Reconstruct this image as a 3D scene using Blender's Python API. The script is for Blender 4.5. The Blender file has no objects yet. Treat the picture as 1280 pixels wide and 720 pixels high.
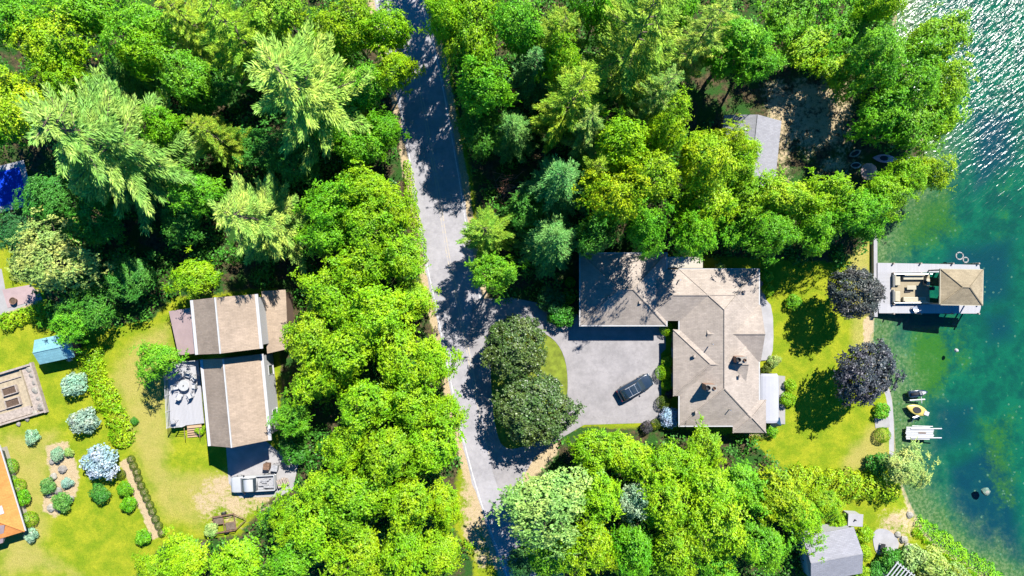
import bpy, math, random
import numpy as np
from mathutils import Vector, Matrix
random.seed(7)
RNG = np.random.default_rng(11)
scene = bpy.context.scene
COL = scene.collection
PI = math.pi
H = 85.0          # drone height above the ground
S = 10.5          # photo pixels per metre at ground level
WATER = -0.6

def P(px, py, z=0.0):
    """ground position of what the drone sees at a photo pixel when it stands z metres high"""
    k = (H - z) / H
    return ((px - 640) / S * k, (360 - py) / S * k)

# ------------------------------------------------------------------ materials
class NT:
    def __init__(s, mat):
        s.t = mat.node_tree; s.n = s.t.nodes; s.l = s.t.links
    def node(s, typ, **kw):
        nd = s.n.new(typ)
        for k, v in kw.items():
            if k.startswith('_'): setattr(nd, k[1:], v)
            else:
                nd.inputs[k.replace('__', ' ')].default_value = v
        return nd
    def link(s, a, b): s.l.new(a, b)
    def noise(s, scale, detail=4, rough=.55, vec=None, dist=0):
        nd = s.node('ShaderNodeTexNoise'); nd.inputs['Scale'].default_value = scale
        nd.inputs['Detail'].default_value = detail; nd.inputs['Roughness'].default_value = rough
        nd.inputs['Distortion'].default_value = dist
        if vec is not None: s.link(vec, nd.inputs['Vector'])
        return nd
    def ramp(s, fac, stops):
        nd = s.node('ShaderNodeValToRGB'); e = nd.color_ramp.elements
        while len(e) < len(stops): e.new(.5)
        for i, (p, c) in enumerate(stops):
            e[i].position = p; e[i].color = tuple(c) + (1,) if len(c) == 3 else c
        s.link(fac, nd.inputs['Fac']); return nd
    def mix(s, fac, a, b, typ='MIX'):
        nd = s.node('ShaderNodeMix'); nd.data_type = 'RGBA'; nd.blend_type = typ
        for sock, v in ((nd.inputs[0], fac), (nd.inputs[6], a), (nd.inputs[7], b)):
            if hasattr(v, 'links') or hasattr(v, 'is_linked'): s.link(v, sock)
            elif isinstance(v, (int, float)): sock.default_value = v
            else: sock.default_value = tuple(v) + (1,)
        return nd.outputs[2]
    def math(s, op, a, b=0.0, clamp=False):
        nd = s.node('ShaderNodeMath'); nd.operation = op; nd.use_clamp = clamp
        for sock, v in ((nd.inputs[0], a), (nd.inputs[1], b)):
            if isinstance(v, (int, float)): sock.default_value = v
            else: s.link(v, sock)
        return nd.outputs[0]
    def sstep(s, x, lo, hi):
        nd = s.node('ShaderNodeMapRange'); nd.interpolation_type = 'SMOOTHSTEP'
        s.link(x, nd.inputs[0]); nd.inputs[1].default_value = lo; nd.inputs[2].default_value = hi
        return nd.outputs[0]

def new_mat(name):
    m = bpy.data.materials.new(name); m.use_nodes = True
    m.node_tree.nodes.clear()
    t = NT(m); out = t.node('ShaderNodeOutputMaterial')
    return m, t, out

def pbr(name, col, rough=.7, var=.25, scale=3.0, metal=0.0, bump=.0, bscale=20, spec=.3, coords='Object', fine=30, coat=0.0):
    """plain painted / mineral surface: base colour with large blotches and fine grain"""
    m, t, out = new_mat(name)
    b = t.node('ShaderNodeBsdfPrincipled')
    tc = t.node('ShaderNodeTexCoord'); v = tc.outputs[coords]
    n1 = t.noise(scale, 5, .6, v); n2 = t.noise(fine, 2, .6, v)
    f = t.math('ADD', t.math('MULTIPLY', n1.outputs['Fac'], .65), t.math('MULTIPLY', n2.outputs['Fac'], .35))
    f = t.sstep(f, .32, .68)
    lo = [max(0, c * (1 - var)) for c in col]; hi = [min(1, c * (1 + var)) for c in col]
    t.link(t.mix(f, lo, hi), b.inputs['Base Color'])
    b.inputs['Roughness'].default_value = rough; b.inputs['Metallic'].default_value = metal
    b.inputs['Specular IOR Level'].default_value = spec
    b.inputs['Coat Weight'].default_value = coat
    if bump:
        bm = t.node('ShaderNodeBump'); bm.inputs['Strength'].default_value = bump; bm.inputs['Distance'].default_value = .03
        t.link(t.noise(bscale, 3, .6, v).outputs['Fac'], bm.inputs['Height']); t.link(bm.outputs[0], b.inputs['Normal'])
    t.link(b.outputs[0], out.inputs[0]); return m

def leaf_mat(name, spec=.25, rough=.5, trans=.24, hue=.45, vlo=.55, vhi=1.42, yellow=(1.35, 1.12, .8)):
    """foliage: object colour, varied leaf by leaf, lets some light through"""
    m, t, out = new_mat(name)
    oi = t.node('ShaderNodeObjectInfo'); ge = t.node('ShaderNodeNewGeometry')
    r = ge.outputs['Random Per Island']
    val = t.node('ShaderNodeMapRange'); t.link(r, val.inputs[0]); val.inputs[3].default_value = vlo; val.inputs[4].default_value = vhi
    cc = t.node('ShaderNodeCombineColor'); [t.link(val.outputs[0], cc.inputs[i]) for i in range(3)]
    c = t.mix(1.0, oi.outputs['Color'], cc.outputs[0], 'MULTIPLY')
    r2 = t.math('FRACT', t.math('MULTIPLY', r, 7.31))
    c2 = t.mix(1.0, c, yellow, 'MULTIPLY')
    c = t.mix(t.math('MULTIPLY', r2, hue), c, c2)
    tc = t.node('ShaderNodeTexCoord')
    nn = t.noise(.55, 2, .5, tc.outputs['Object'])
    c3 = t.mix(1.0, c, (.62, .85, .8), 'MULTIPLY')
    c = t.mix(t.sstep(nn.outputs['Fac'], .42, .62), c3, c)
    b = t.node('ShaderNodeBsdfPrincipled'); t.link(c, b.inputs['Base Color'])
    b.inputs['Roughness'].default_value = rough; b.inputs['Specular IOR Level'].default_value = spec
    tr = t.node('ShaderNodeBsdfTranslucent'); t.link(t.mix(1.0, c, (1.1, 1.2, .5), 'MULTIPLY'), tr.inputs['Color'])
    ms = t.node('ShaderNodeMixShader'); ms.inputs[0].default_value = trans
    t.link(b.outputs[0], ms.inputs[1]); t.link(tr.outputs[0], ms.inputs[2]); t.link(ms.outputs[0], out.inputs[0])
    return m

def shingle_mat(name, col, row=.16, var=.17, angle=0.0):
    m, t, out = new_mat(name)
    b = t.node('ShaderNodeBsdfPrincipled'); tc = t.node('ShaderNodeTexCoord'); v = tc.outputs['Object']
    n1 = t.noise(.35, 5, .65, v); n2 = t.noise(2.2, 4, .7, v); n3 = t.noise(24, 2, .6, v)
    br = t.node('ShaderNodeTexBrick'); t.link(v, br.inputs['Vector']); br.inputs['Scale'].default_value = 1
    br.inputs['Brick Width'].default_value = .45; br.inputs['Row Height'].default_value = row; br.inputs['Mortar Size'].default_value = .012
    br.inputs['Color1'].default_value = (.86, .86, .86, 1); br.inputs['Color2'].default_value = (1.06, 1.06, 1.06, 1); br.inputs['Mortar'].default_value = (.72, .72, .72, 1)
    lo = [c * (1 - var) for c in col]; hi = [c * (1 + var) for c in col]
    f = t.math('ADD', t.math('MULTIPLY', n1.outputs['Fac'], .5), t.math('ADD', t.math('MULTIPLY', n2.outputs['Fac'], .3), t.math('MULTIPLY', n3.outputs['Fac'], .2)))
    c = t.mix(t.sstep(f, .36, .64), lo, hi)
    c = t.mix(.8, c, br.outputs['Color'], 'MULTIPLY')
    t.link(c, b.inputs['Base Color']); b.inputs['Roughness'].default_value = .9; b.inputs['Specular IOR Level'].default_value = .15
    bm = t.node('ShaderNodeBump'); bm.inputs['Strength'].default_value = .5; bm.inputs['Distance'].default_value = .015
    t.link(br.outputs['Fac'], bm.inputs['Height']); bm.invert = True; t.link(bm.outputs[0], b.inputs['Normal'])
    t.link(b.outputs[0], out.inputs[0]); return m

def plank_mat(name, col, w=.15, axis='X', var=.15, rough=.75):
    m, t, out = new_mat(name)
    b = t.node('ShaderNodeBsdfPrincipled'); tc = t.node('ShaderNodeTexCoord'); v = tc.outputs['Object']
    sp = t.node('ShaderNodeSeparateXYZ'); t.link(v, sp.inputs[0])
    q = t.math('DIVIDE', sp.outputs[axis], w); fr = t.math('FRACT', t.math('ADD', q, 1000.0)); fl = t.math('FLOOR', q)
    wn = t.node('ShaderNodeTexWhiteNoise'); wn.noise_dimensions = '1D'; t.link(fl, wn.inputs['W'])
    n = t.noise(3, 4, .6, v)
    f = t.math('ADD', t.math('MULTIPLY', wn.outputs['Value'], .55), t.math('MULTIPLY', n.outputs['Fac'], .45))
    c = t.mix(f, [x * (1 - var) for x in col], [min(1, x * (1 + var)) for x in col])
    gap = t.math('LESS_THAN', fr, .07)
    c = t.mix(gap, c, [x * .35 for x in col])
    t.link(c, b.inputs['Base Color']); b.inputs['Roughness'].default_value = rough; b.inputs['Specular IOR Level'].default_value = .25
    t.link(b.outputs[0], out.inputs[0]); return m

def glass_mat(name, col=(.02, .03, .04)):
    return pbr(name, col, .06, .1, spec=.8)

M = {}
M['leaf'] = leaf_mat('leaf')
M['needle'] = leaf_mat('needle', spec=.2, rough=.55, trans=.22, vlo=.5, vhi=1.5)
M['leaf_gloss'] = leaf_mat('glossy_leaf', spec=.45, rough=.45, trans=.15, vlo=.35, vhi=1.7, yellow=(1.3, 1.2, 1.0))
M['leaf_purple'] = leaf_mat('purple_leaf', spec=.4, rough=.45, trans=.08, vlo=.25, vhi=2.2, yellow=(1.1, 1.25, 1.3))
M['bark'] = pbr('bark', (.10, .075, .055), .95, .4, 4, bump=.5, bscale=12)
M['shingle'] = shingle_mat('weathered_tan_shingle', (.258, .219, .186))
M['shingle_brown'] = shingle_mat('tan_brown_shingle', (.25, .193, .145))
M['shingle_grey'] = shingle_mat('pale_grey_shingle', (.205, .202, .218), var=.08)
M['shingle_orange'] = shingle_mat('orange_shingle', (.42, .165, .045), var=.15)
M['shingle_teal'] = shingle_mat('teal_metal', (.13, .27, .30), row=.3, var=.12)
M['shingle_pink'] = pbr('pink_roofing', (.245, .18, .175), .85, .1, 1)
M['shingle_sand'] = shingle_mat('sandy_cedar_shingle', (.225, .182, .118), var=.22)
M['white'] = pbr('white_paint', (.31, .31, .31), .5, .06)
M['siding'] = plank_mat('white_siding', (.31, .31, .31), .2, 'Z', .05)
M['siding_tan'] = plank_mat('tan_siding', (.30, .27, .22), .2, 'Z', .1)
M['siding_brown'] = plank_mat('brown_siding', (.12, .08, .06), .2, 'Z', .1)
M['concrete'] = pbr('pale_concrete', (.215, .207, .20), .85, .12, 1.2, bump=.1)
M['concrete_white'] = pbr('white_concrete', (.235, .228, .232), .8, .12, 1.0, bump=.1)
M['wood_white'] = plank_mat('bleached_deck_boards', (.262, .257, .265), .16, 'X', .07)
M['wood_white_y'] = plank_mat('bleached_deck_boards_across', (.245, .24, .245), .16, 'Y', .07)
M['wood_tan'] = plank_mat('tan_boards', (.33, .22, .13), .15, 'Y', .2)
M['wood_dark'] = pbr('dark_timber', (.10, .075, .055), .9, .35, 4)
M['wood_grey'] = pbr('grey_timber', (.24, .20, .17), .9, .3, 4)
M['black'] = pbr('black_rubber', (.015, .015, .017), .7, .2)
M['steel'] = pbr('brushed_metal', (.45, .46, .47), .35, .1, metal=.9)
M['alu'] = pbr('dull_aluminium', (.33, .33, .32), .5, .1, metal=.2)
M['glass'] = glass_mat('dark_glass')
M['car_dark'] = pbr('dark_blue_car_paint', (.012, .022, .036), .22, .1, spec=.6, coat=.6)
M['car_white'] = pbr('white_car_paint', (.29, .295, .30), .25, .03, spec=.5, coat=.4)
M['lamp_white'] = pbr('lamp_lens', (.4, .4, .4), .15, .02, spec=.6)
M['lamp_red'] = pbr('red_lens', (.35, .02, .02), .2, .05, spec=.6)
M['grey_fabric'] = pbr('grey_cloth', (.22, .22, .23), .9, .3, 6, bump=.3, bscale=9)
M['awning'] = pbr('white_awning_cloth', (.26, .26, .28), .8, .05, 1)
M['vinyl_cream'] = pbr('cream_vinyl', (.27, .245, .18), .5, .08)
M['vinyl_tan'] = pbr('tan_carpet', (.21, .175, .115), .9, .12, 6)
M['yellow'] = pbr('yellow_hull', (.36, .29, .07), .4, .08, spec=.4)
M['pink'] = pbr('faded_pink_hull', (.34, .20, .27), .4, .15, spec=.4)
M['rock'] = pbr('grey_stone', (.18, .165, .145), .9, .35, 3, bump=.5, bscale=6)
M['rock_pale'] = pbr('pale_stone', (.225, .21, .175), .9, .25, 3, bump=.4, bscale=6)
M['brick'] = pbr('chimney_brick', (.24, .14, .095), .9, .35, 8)
M['brick_pale'] = pbr('pale_chimney_mortar', (.19, .172, .15), .9, .15, 8)
M['soil'] = pbr('dark_soil', (.07, .045, .03), .95, .4, 5, bump=.5, bscale=10)
M['mulch'] = pbr('brown_mulch', (.16, .10, .065), .95, .4, 5, bump=.5, bscale=10)
M['gravel'] = pbr('tan_gravel', (.25, .205, .14), .95, .22, 2.5, bump=.4, bscale=14, fine=14)
M['rust'] = pbr('rusty_steel', (.12, .07, .045), .8, .5, 6)
M['pool_liner'] = pbr('blue_pool_liner', (.006, .05, .40), .5, .1)
M['asphalt'] = None

# ------------------------------------------------------------------ mesh helpers
class MB:
    def __init__(s): s.v = []; s.f = []
    def add(s, vs, fs):
        o = len(s.v); s.v += [tuple(v) for v in vs]; s.f += [tuple(i + o for i in f) for f in fs]; return s
    def box(s, c, d, rz=0.0, taper=1.0):
        cx, cy, cz = c; hx, hy, hz = d[0] / 2, d[1] / 2, d[2] / 2
        ca, sa = math.cos(rz), math.sin(rz); vs = []
        for z, k in ((-hz, 1), (hz, taper)):
            for x, y in ((-hx, -hy), (hx, -hy), (hx, hy), (-hx, hy)):
                x *= k; y *= k
                vs.append((cx + x * ca - y * sa, cy + x * sa + y * ca, cz + z))
        return s.add(vs, [(3, 2, 1, 0), (4, 5, 6, 7), (0, 1, 5, 4), (1, 2, 6, 5), (2, 3, 7, 6), (3, 0, 4, 7)])
    def prism(s, poly, z0, z1):
        n = len(poly)
        vs = [(x, y, z0) for x, y in poly] + [(x, y, z1) for x, y in poly]
        return s.add(vs, [tuple(range(n - 1, -1, -1)), tuple(range(n, 2 * n))] + [(i, (i + 1) % n, n + (i + 1) % n, n + i) for i in range(n)])
    def tube(s, pts, r, n=6):
        pts = [Vector(p) for p in pts]; rs = r if isinstance(r, (list, tuple)) else [r] * len(pts)
        vs = []; fs = []
        for i, p in enumerate(pts):
            d = (pts[min(i + 1, len(pts) - 1)] - pts[max(i - 1, 0)]).normalized()
            a = d.orthogonal().normalized(); b = d.cross(a)
            for k in range(n):
                t = 2 * PI * k / n; vs.append(p + (a * math.cos(t) + b * math.sin(t)) * rs[i])
        for i in range(len(pts) - 1):
            for k in range(n):
                k2 = (k + 1) % n; fs.append((i * n + k, i * n + k2, (i + 1) * n + k2, (i + 1) * n + k))
        fs.append(tuple(range(n - 1, -1, -1))); fs.append(tuple((len(pts) - 1) * n + k for k in range(n)))
        return s.add(vs, fs)
    def lathe(s, prof, c=(0, 0, 0), n=16):
        vs = []; fs = []
        for r, z in prof:
            for k in range(n):
                t = 2 * PI * k / n; vs.append((c[0] + r * math.cos(t), c[1] + r * math.sin(t), c[2] + z))
        for i in range(len(prof) - 1):
            for k in range(n):
                k2 = (k + 1) % n; fs.append((i * n + k, i * n + k2, (i + 1) * n + k2, (i + 1) * n + k))
        fs.append(tuple(range(n - 1, -1, -1))); fs.append(tuple((len(prof) - 1) * n + k for k in range(n)))
        return s.add(vs, fs)
    def loft(s, rings):
        n = len(rings[0]); vs = [p for r in rings for p in r]; fs = []
        for i in range(len(rings) - 1):
            for k in range(n):
                k2 = (k + 1) % n; fs.append((i * n + k, i * n + k2, (i + 1) * n + k2, (i + 1) * n + k))
        fs.append(tuple(range(n - 1, -1, -1))); fs.append(tuple((len(rings) - 1) * n + k for k in range(n)))
        return s.add(vs, fs)
    def wheel(s, c, r, w, n=16):     # axle along y
        x, y, z = c
        ring = lambda yy, rr: [(x + rr * math.cos(2 * PI * k / n), yy, z + rr * math.sin(2 * PI * k / n)) for k in range(n)]
        return s.loft([ring(y - w / 2, r * .9), ring(y - w * .35, r), ring(y + w * .35, r), ring(y + w / 2, r * .9)])
    def mesh(s, name, mat, smooth=False, mats=None):
        me = bpy.data.meshes.new(name); me.from_pydata(s.v, [], s.f)
        for m in (mats or [mat]): me.materials.append(m)
        if smooth: me.shade_smooth()
        me.update(); return me
    def build(s, name, mat, parent=None, loc=None, smooth=False, bevel=0.0, label=None):
        o = bpy.data.objects.new(name, s.mesh(name, mat, smooth)); COL.objects.link(o)
        if parent: o.parent = parent
        if loc: o.location = loc
        if bevel:
            b = o.modifiers.new('bevel', 'BEVEL'); b.width = bevel; b.segments = 2; b.limit_method = 'ANGLE'
        if label: o['label'] = label
        return o

def empty(name, loc, rz=0.0, label=None, cat=None, group=None):
    o = bpy.data.objects.new(name, None); COL.objects.link(o); o.location = loc; o.rotation_euler = (0, 0, rz)
    o.empty_display_size = .5
    return tag(o, label, cat, group)
def tag(o, label=None, cat=None, group=None, kind=None):
    if label: o['label'] = label
    if cat: o['category'] = cat
    if group: o['group'] = group
    if kind: o['kind'] = kind
    return o
def dup(root, loc=None, rz=None, label=None, group=None, parent=None):
    c = root.copy(); COL.objects.link(c)
    if parent: c.parent = parent
    if loc is not None: c.location = loc
    if rz is not None: c.rotation_euler = (0, 0, rz)
    if label: c['label'] = label
    if group: c['group'] = group
    for ch in root.children: dup(ch, parent=c)
    return c
def sheet(name, poly, z, mat, parent=None, label=None):
    m = MB(); m.add([(x, y, z) for x, y in poly], [tuple(range(len(poly)))])
    o = m.build(name, mat, parent)
    return o
def ccw(poly):
    a = sum(poly[i][0] * poly[(i + 1) % len(poly)][1] - poly[(i + 1) % len(poly)][0] * poly[i][1] for i in range(len(poly)))
    return poly if a > 0 else poly[::-1]
def smooth_poly(poly, it=2, closed=True):
    for _ in range(it):
        q = []
        n = len(poly)
        for i in range(n if closed else n - 1):
            a = poly[i]; b = poly[(i + 1) % n]
            q += [(a[0] * .75 + b[0] * .25, a[1] * .75 + b[1] * .25), (a[0] * .25 + b[0] * .75, a[1] * .25 + b[1] * .75)]
        poly = q if closed else [poly[0]] + q + [poly[-1]]
    return poly
PP = lambda pts, z=0: [P(x, y, z) for x, y in pts]

# ------------------------------------------------------------------ terrain
SHORE_PX = [(1118, -900), (1118, -120), (1128, -20), (1120, 40), (1140, 100), (1158, 160), (1156, 205), (1110, 255), (1096, 290), (1095, 330), (1095, 392),
            (1093, 430), (1110, 468), (1117, 500), (1120, 540), (1122, 575), (1128, 603), (1140, 632), (1150, 652), (1168, 678), (1202, 702), (1245, 727), (1320, 780), (1500, 950), (1700, 1600)]
SHORE = np.array([P(*p) for p in SHORE_PX])
def seg_dist(X, Y, poly, closed=False):
    d = np.full(X.shape, 1e9); n = len(poly)
    for i in range(n if closed else n - 1):
        ax, ay = poly[i]; bx, by = poly[(i + 1) % n]
        vx, vy = bx - ax, by - ay; L = vx * vx + vy * vy + 1e-12
        t = np.clip(((X - ax) * vx + (Y - ay) * vy) / L, 0, 1)
        d = np.minimum(d, np.hypot(X - ax - t * vx, Y - ay - t * vy))
    return d
def inside(X, Y, poly):
    r = np.zeros(X.shape, bool); n = len(poly); j = n - 1
    for i in range(n):
        xi, yi = poly[i]; xj, yj = poly[j]
        c = ((yi > Y) != (yj > Y)) & (X < (xj - xi) * (Y - yi) / (yj - yi + 1e-12) + xi)
        r ^= c; j = i
    return r
LAKE = np.vstack([SHORE, [[9000, SHORE[-1][1]], [9000, SHORE[0][1]]]])
def lake_d(X, Y):
    d = seg_dist(X, Y, SHORE); return np.where(inside(X, Y, LAKE), d, -d)
def sm(x, a, b):
    t = np.clip((x - a) / (b - a), 0, 1); return t * t * (3 - 2 * t)
def ground_z(X, Y):
    d = lake_d(X, Y)
    land = -0.55 * sm(d, -2.5, 0.0)
    return np.where(d > 0, -0.55 - 2.6 * (1 - np.exp(-np.maximum(d, 0) / 9.0)), land)
def gz(x, y): return float(ground_z(np.array([x]), np.array([y]))[0])
def poly_mask(X, Y, px, soft=1.0):
    poly = [P(*p) for p in px]
    d = seg_dist(X, Y, poly, True); d = np.where(inside(X, Y, poly), d, -d)
    return sm(d, -soft, soft)
def line_mask(X, Y, px, w, soft=.6):
    return 1 - sm(seg_dist(X, Y, [P(*p) for p in px]), w - soft, w + soft)

ROAD_PX = [(462, -160), (481, -80), (500, 0), (511, 50), (523, 100), (532.5, 150), (541, 200), (548, 240), (555, 290), (562, 330), (569, 360), (577, 400), (585, 440), (593, 480),
           (601, 520), (611, 560), (622, 600), (635, 640), (649, 680), (664, 720), (684, 770), (715, 840), (780, 980)]
def axis(a, b, step, far):
    core = np.arange(a, b + step / 2, step); g = []; d = step; x = b
    while x < far:
        d *= 1.22; x += d; g.append(x)
    l = []; d = step; x = a
    while x > -far:
        d *= 1.22; x -= d; l.append(x)
    return np.concatenate([l[::-1], core, g])
xs = axis(-66, 66, .4, 4000); ys = axis(-40, 40, .4, 4000)
X, Y = np.meshgrid(xs, ys); Xf = X.ravel(); Yf = Y.ravel()
Z = ground_z(Xf, Yf); D = lake_d(Xf, Yf)
forest = np.zeros_like(Xf)
FOREST_PX = ([(-700, -700), (492, -700), (500, 120), (512, 260), (530, 380), (552, 430), (580, 545), (572, 600), (566, 660), (590, 700), (600, 1200), (150, 1200), (160, 735), (205, 680), (300, 668), (330, 630), (350, 610), (350, 450), (345, 360), (215, 372), (190, 398), (120, 412), (62, 400), (40, 300), (-700, 320)],
             [(536, -700), (566, 110), (590, 220), (606, 375), (690, 380), (726, 400), (726, 312), (830, 320), (960, 322), (1050, 330), (1100, 290), (1160, 200), (1120, -30), (1100, -700)],
             [(640, 610), (700, 545), (730, 534), (832, 536), (930, 545), (990, 596), (1010, 640), (1002, 1200), (690, 1200)])
for poly in FOREST_PX:
    forest = np.maximum(forest, poly_mask(Xf, Yf, poly, 1.2))
sand = line_mask(Xf, Yf, ROAD_PX, 3.7, .7)
for poly, s in (([(958, 95), (1003, 100), (1012, 150), (990, 225), (960, 215), (950, 150)], 3.0), ([(945, 95), (975, 92), (1070, 95), (1075, 190), (1010, 200), (950, 150)], 2.6), ([(1015, 190), (1080, 190), (1075, 222), (1020, 225)], 2.6),
             ([(572, 590), (600, 600), (632, 690), (600, 720), (575, 660)], 1.0), ([(270, 588), (350, 570), (370, 585), (350, 630), (300, 662), (245, 655), (235, 610)], 2.2),
             ([(1095, 640), (1140, 628), (1150, 655), (1135, 700), (1090, 695)], 2.2), ([(150, 578), (163, 570), (205, 668), (190, 675)], .5),
             ([(56, 556), (85, 552), (98, 590), (96, 620), (70, 645), (52, 640), (62, 590)], .8), ([(-60, 340), (0, 338), (8, 372), (50, 362), (52, 378), (0, 395), (-60, 400)], .6),
             ([(1096, 440), (1112, 470), (1120, 500), (1124, 590), (1117, 590), (1112, 500), (1092, 460)], .4), ([(1080, 400), (1098, 392), (1098, 440), (1082, 440)], .5),
             ([(586, 608), (690, 540), (700, 560), (650, 620), (640, 650), (610, 640)], 1.2), ([(930, 536), (962, 538), (960, 545), (930, 544)], .4)):
    sand = np.maximum(sand, (.58 if s in (2.2, 3.0, 2.6, 1.0) else 1.0) * poly_mask(Xf, Yf, poly, s))
dry = np.zeros_like(Xf)
for poly, s in (([(165, 420), (215, 400), (215, 580), (300, 600), (250, 665), (200, 640), (165, 560), (140, 480)], 2.0), ([(0, 540), (70, 540), (60, 680), (100, 720), (0, 720)], 2.5),
                ([(1065, 560), (1112, 500), (1115, 585), (1050, 590)], 1.5), ([(550, 250), (530, 250), (560, 430), (580, 430)], 1.0), ([(1060, 300), (1092, 300), (1092, 440), (1062, 440)], 1)):
    dry = np.maximum(dry, poly_mask(Xf, Yf, poly, s))
sh = sm(D, -.9, .1)
sand = np.maximum(sand, sh * .8)
weed = np.zeros_like(Xf); brown = np.exp(-np.maximum(D, 0) / 4.2) * (D > 0)
for poly, s, a in (([(1150, 415), (1195, 410), (1205, 450), (1190, 490), (1165, 505), (1140, 470)], 2.5, 1), ([(1130, 240), (1200, 230), (1215, 290), (1150, 320), (1110, 320), (1105, 290)], 3, .8),
                ([(1160, 660), (1190, 640), (1230, 690), (1260, 720), (1200, 720)], 2.5, .8), ([(1250, 200), (1290, 200), (1290, 310), (1250, 300)], 2, .35), ([(1230, 530), (1290, 520), (1290, 650), (1260, 640)], 2.5, .6), ([(1190, 380), (1230, 400), (1235, 470), (1200, 470)], 3, .6)):
    weed = np.maximum(weed, a * poly_mask(Xf, Yf, poly, s))
blue = np.zeros_like(Xf)
for poly, s, a in (([(1200, 590), (1260, 560), (1285, 620), (1290, 710), (1235, 690), (1200, 640)], 3, 1), ([(1170, 500), (1240, 500), (1240, 560), (1170, 580)], 3, .7), ([(1225, 130), (1290, 130), (1290, 200), (1230, 240)], 3, .8),
                ([(1200, 305), (1290, 290), (1290, 380), (1240, 390), (1190, 330)], 2.5, .7), ([(1100, 396), (1240, 396), (1240, 410), (1100, 412)], 1.0, .5), ([(1240, 390), (1290, 380), (1290, 430), (1250, 440)], 2.5, .7)):
    blue = np.maximum(blue, a * poly_mask(Xf, Yf, poly, s))

nx, ny = len(xs), len(ys)
me = bpy.data.meshes.new('ground')
me.vertices.add(nx * ny); me.vertices.foreach_set('co', np.column_stack([Xf, Yf, Z]).astype(np.float32).ravel())
idx = np.arange(nx * ny).reshape(ny, nx)
q = np.column_stack([idx[:-1, :-1].ravel(), idx[:-1, 1:].ravel(), idx[1:, 1:].ravel(), idx[1:, :-1].ravel()]).astype(np.int32)
me.loops.add(q.size); me.loops.foreach_set('vertex_index', q.ravel())
me.polygons.add(len(q)); me.polygons.foreach_set('loop_start', np.arange(0, q.size, 4, dtype=np.int32)); me.polygons.foreach_set('loop_total', np.full(len(q), 4, np.int32))
me.update(); me.validate(); me.shade_smooth()
for nm, ch in (('cover', (forest, sand, dry)), ('bed', (np.clip(D / 12, 0, 1), weed, brown)), ('bed_blue', (blue, (D > 0) * 1.0, blue))):
    at = me.color_attributes.new(nm, 'FLOAT_COLOR', 'POINT')
    at.data.foreach_set('color', np.column_stack(list(ch) + [np.ones_like(Xf)]).astype(np.float32).ravel())

m, t, out = new_mat('ground_cover')
tc = t.node('ShaderNodeTexCoord'); v = tc.outputs['Object']
def attr(n):
    a = t.node('ShaderNodeAttribute'); a.attribute_name = n; sp = t.node('ShaderNodeSeparateColor'); t.link(a.outputs['Color'], sp.inputs[0]); return sp.outputs
cov = attr('cover'); bed = attr('bed'); bb = attr('bed_blue')
nA = t.noise(.12, 5, .6, v); nB = t.noise(.5, 6, .65, v); nC = t.noise(2.6, 5, .7, v); nD = t.noise(13, 3, .7, v)
edge = t.math('MULTIPLY', t.math('SUBTRACT', nC.outputs['Fac'], .5), .9)
edge2 = t.math('MULTIPLY', t.math('SUBTRACT', nB.outputs['Fac'], .5), 1.0)
def thr(sock, lo=.35, hi=.65):
    return t.sstep(t.math('ADD', sock, t.math('ADD', edge, edge2)), lo, hi)
grass = t.mix(t.sstep(nB.outputs['Fac'], .35, .65), (.132, .185, .006), (.235, .245, .012))
grass = t.mix(t.sstep(nC.outputs['Fac'], .3, .7), t.mix(.35, grass, (.06, .12, .005)), grass)
tan = t.mix(nC.outputs['Fac'], (.215, .19, .035), (.30, .25, .085))
dryf = t.math('ADD', t.math('MULTIPLY', cov[2], .85), t.math('MULTIPLY', t.math('SUBTRACT', nA.outputs['Fac'], .5), 1.2))
grass = t.mix(t.math('MULTIPLY', t.sstep(t.math('ADD', dryf, edge2), .15, .95), .85), grass, tan)
litter = t.mix(t.sstep(nC.outputs['Fac'], .35, .65), (.025, .022, .012), (.085, .062, .032))
fern = t.mix(nD.outputs['Fac'], (.010, .038, .008), (.03, .085, .012))
floor = t.mix(t.sstep(nB.outputs['Fac'], .42, .58), litter, fern)
sandc = t.mix(nC.outputs['Fac'], (.22, .16, .085), (.41, .325, .205))
c = t.mix(thr(cov[0]), grass, floor)
c = t.mix(thr(cov[1]), c, sandc)
c = t.mix(1.0, c, t.ramp(nD.outputs['Fac'], [(.3, (.5, .52, .5)), (.7, (1.4, 1.38, 1.4))]).outputs[0], 'MULTIPLY')
# lake bed: silt, stones, weed beds
bsilt = t.mix(t.sstep(nB.outputs['Fac'], .35, .65), (.003, .062, .046), (.005, .112, .060))
bsilt = t.mix(t.math('MULTIPLY', t.sstep(t.math('ADD', bb[0], edge2), .2, .8), .8), bsilt, (.002, .030, .062))
wk = t.mix(nC.outputs['Fac'], (.022, .105, .008), (.075, .15, .006))
bsilt = t.mix(t.math('MULTIPLY', t.sstep(t.math('ADD', bed[1], t.math('ADD', edge, edge2)), .25, .85), .85), bsilt, wk)
shal = t.mix(t.sstep(nC.outputs['Fac'], .4, .65), (.065, .11, .028), (.22, .195, .085))
bsilt = t.mix(t.sstep(t.math('ADD', bed[2], t.math('MULTIPLY', edge2, .7)), .15, .75), bsilt, shal)
stones = t.node('ShaderNodeTexVoronoi'); stones.inputs['Scale'].default_value = 1.4; t.link(v, stones.inputs['Vector'])
stf = t.math('MULTIPLY', t.math('LESS_THAN', stones.outputs['Distance'], .2), t.sstep(nB.outputs['Fac'], .5, .6))
bsilt = t.mix(t.math('MULTIPLY', stf, .65), bsilt, (.15, .20, .13))
c = t.mix(bb[1], c, bsilt)
b = t.node('ShaderNodeBsdfPrincipled'); t.link(c, b.inputs['Base Color']); b.inputs['Roughness'].default_value = .95; b.inputs['Specular IOR Level'].default_value = .1
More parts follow.
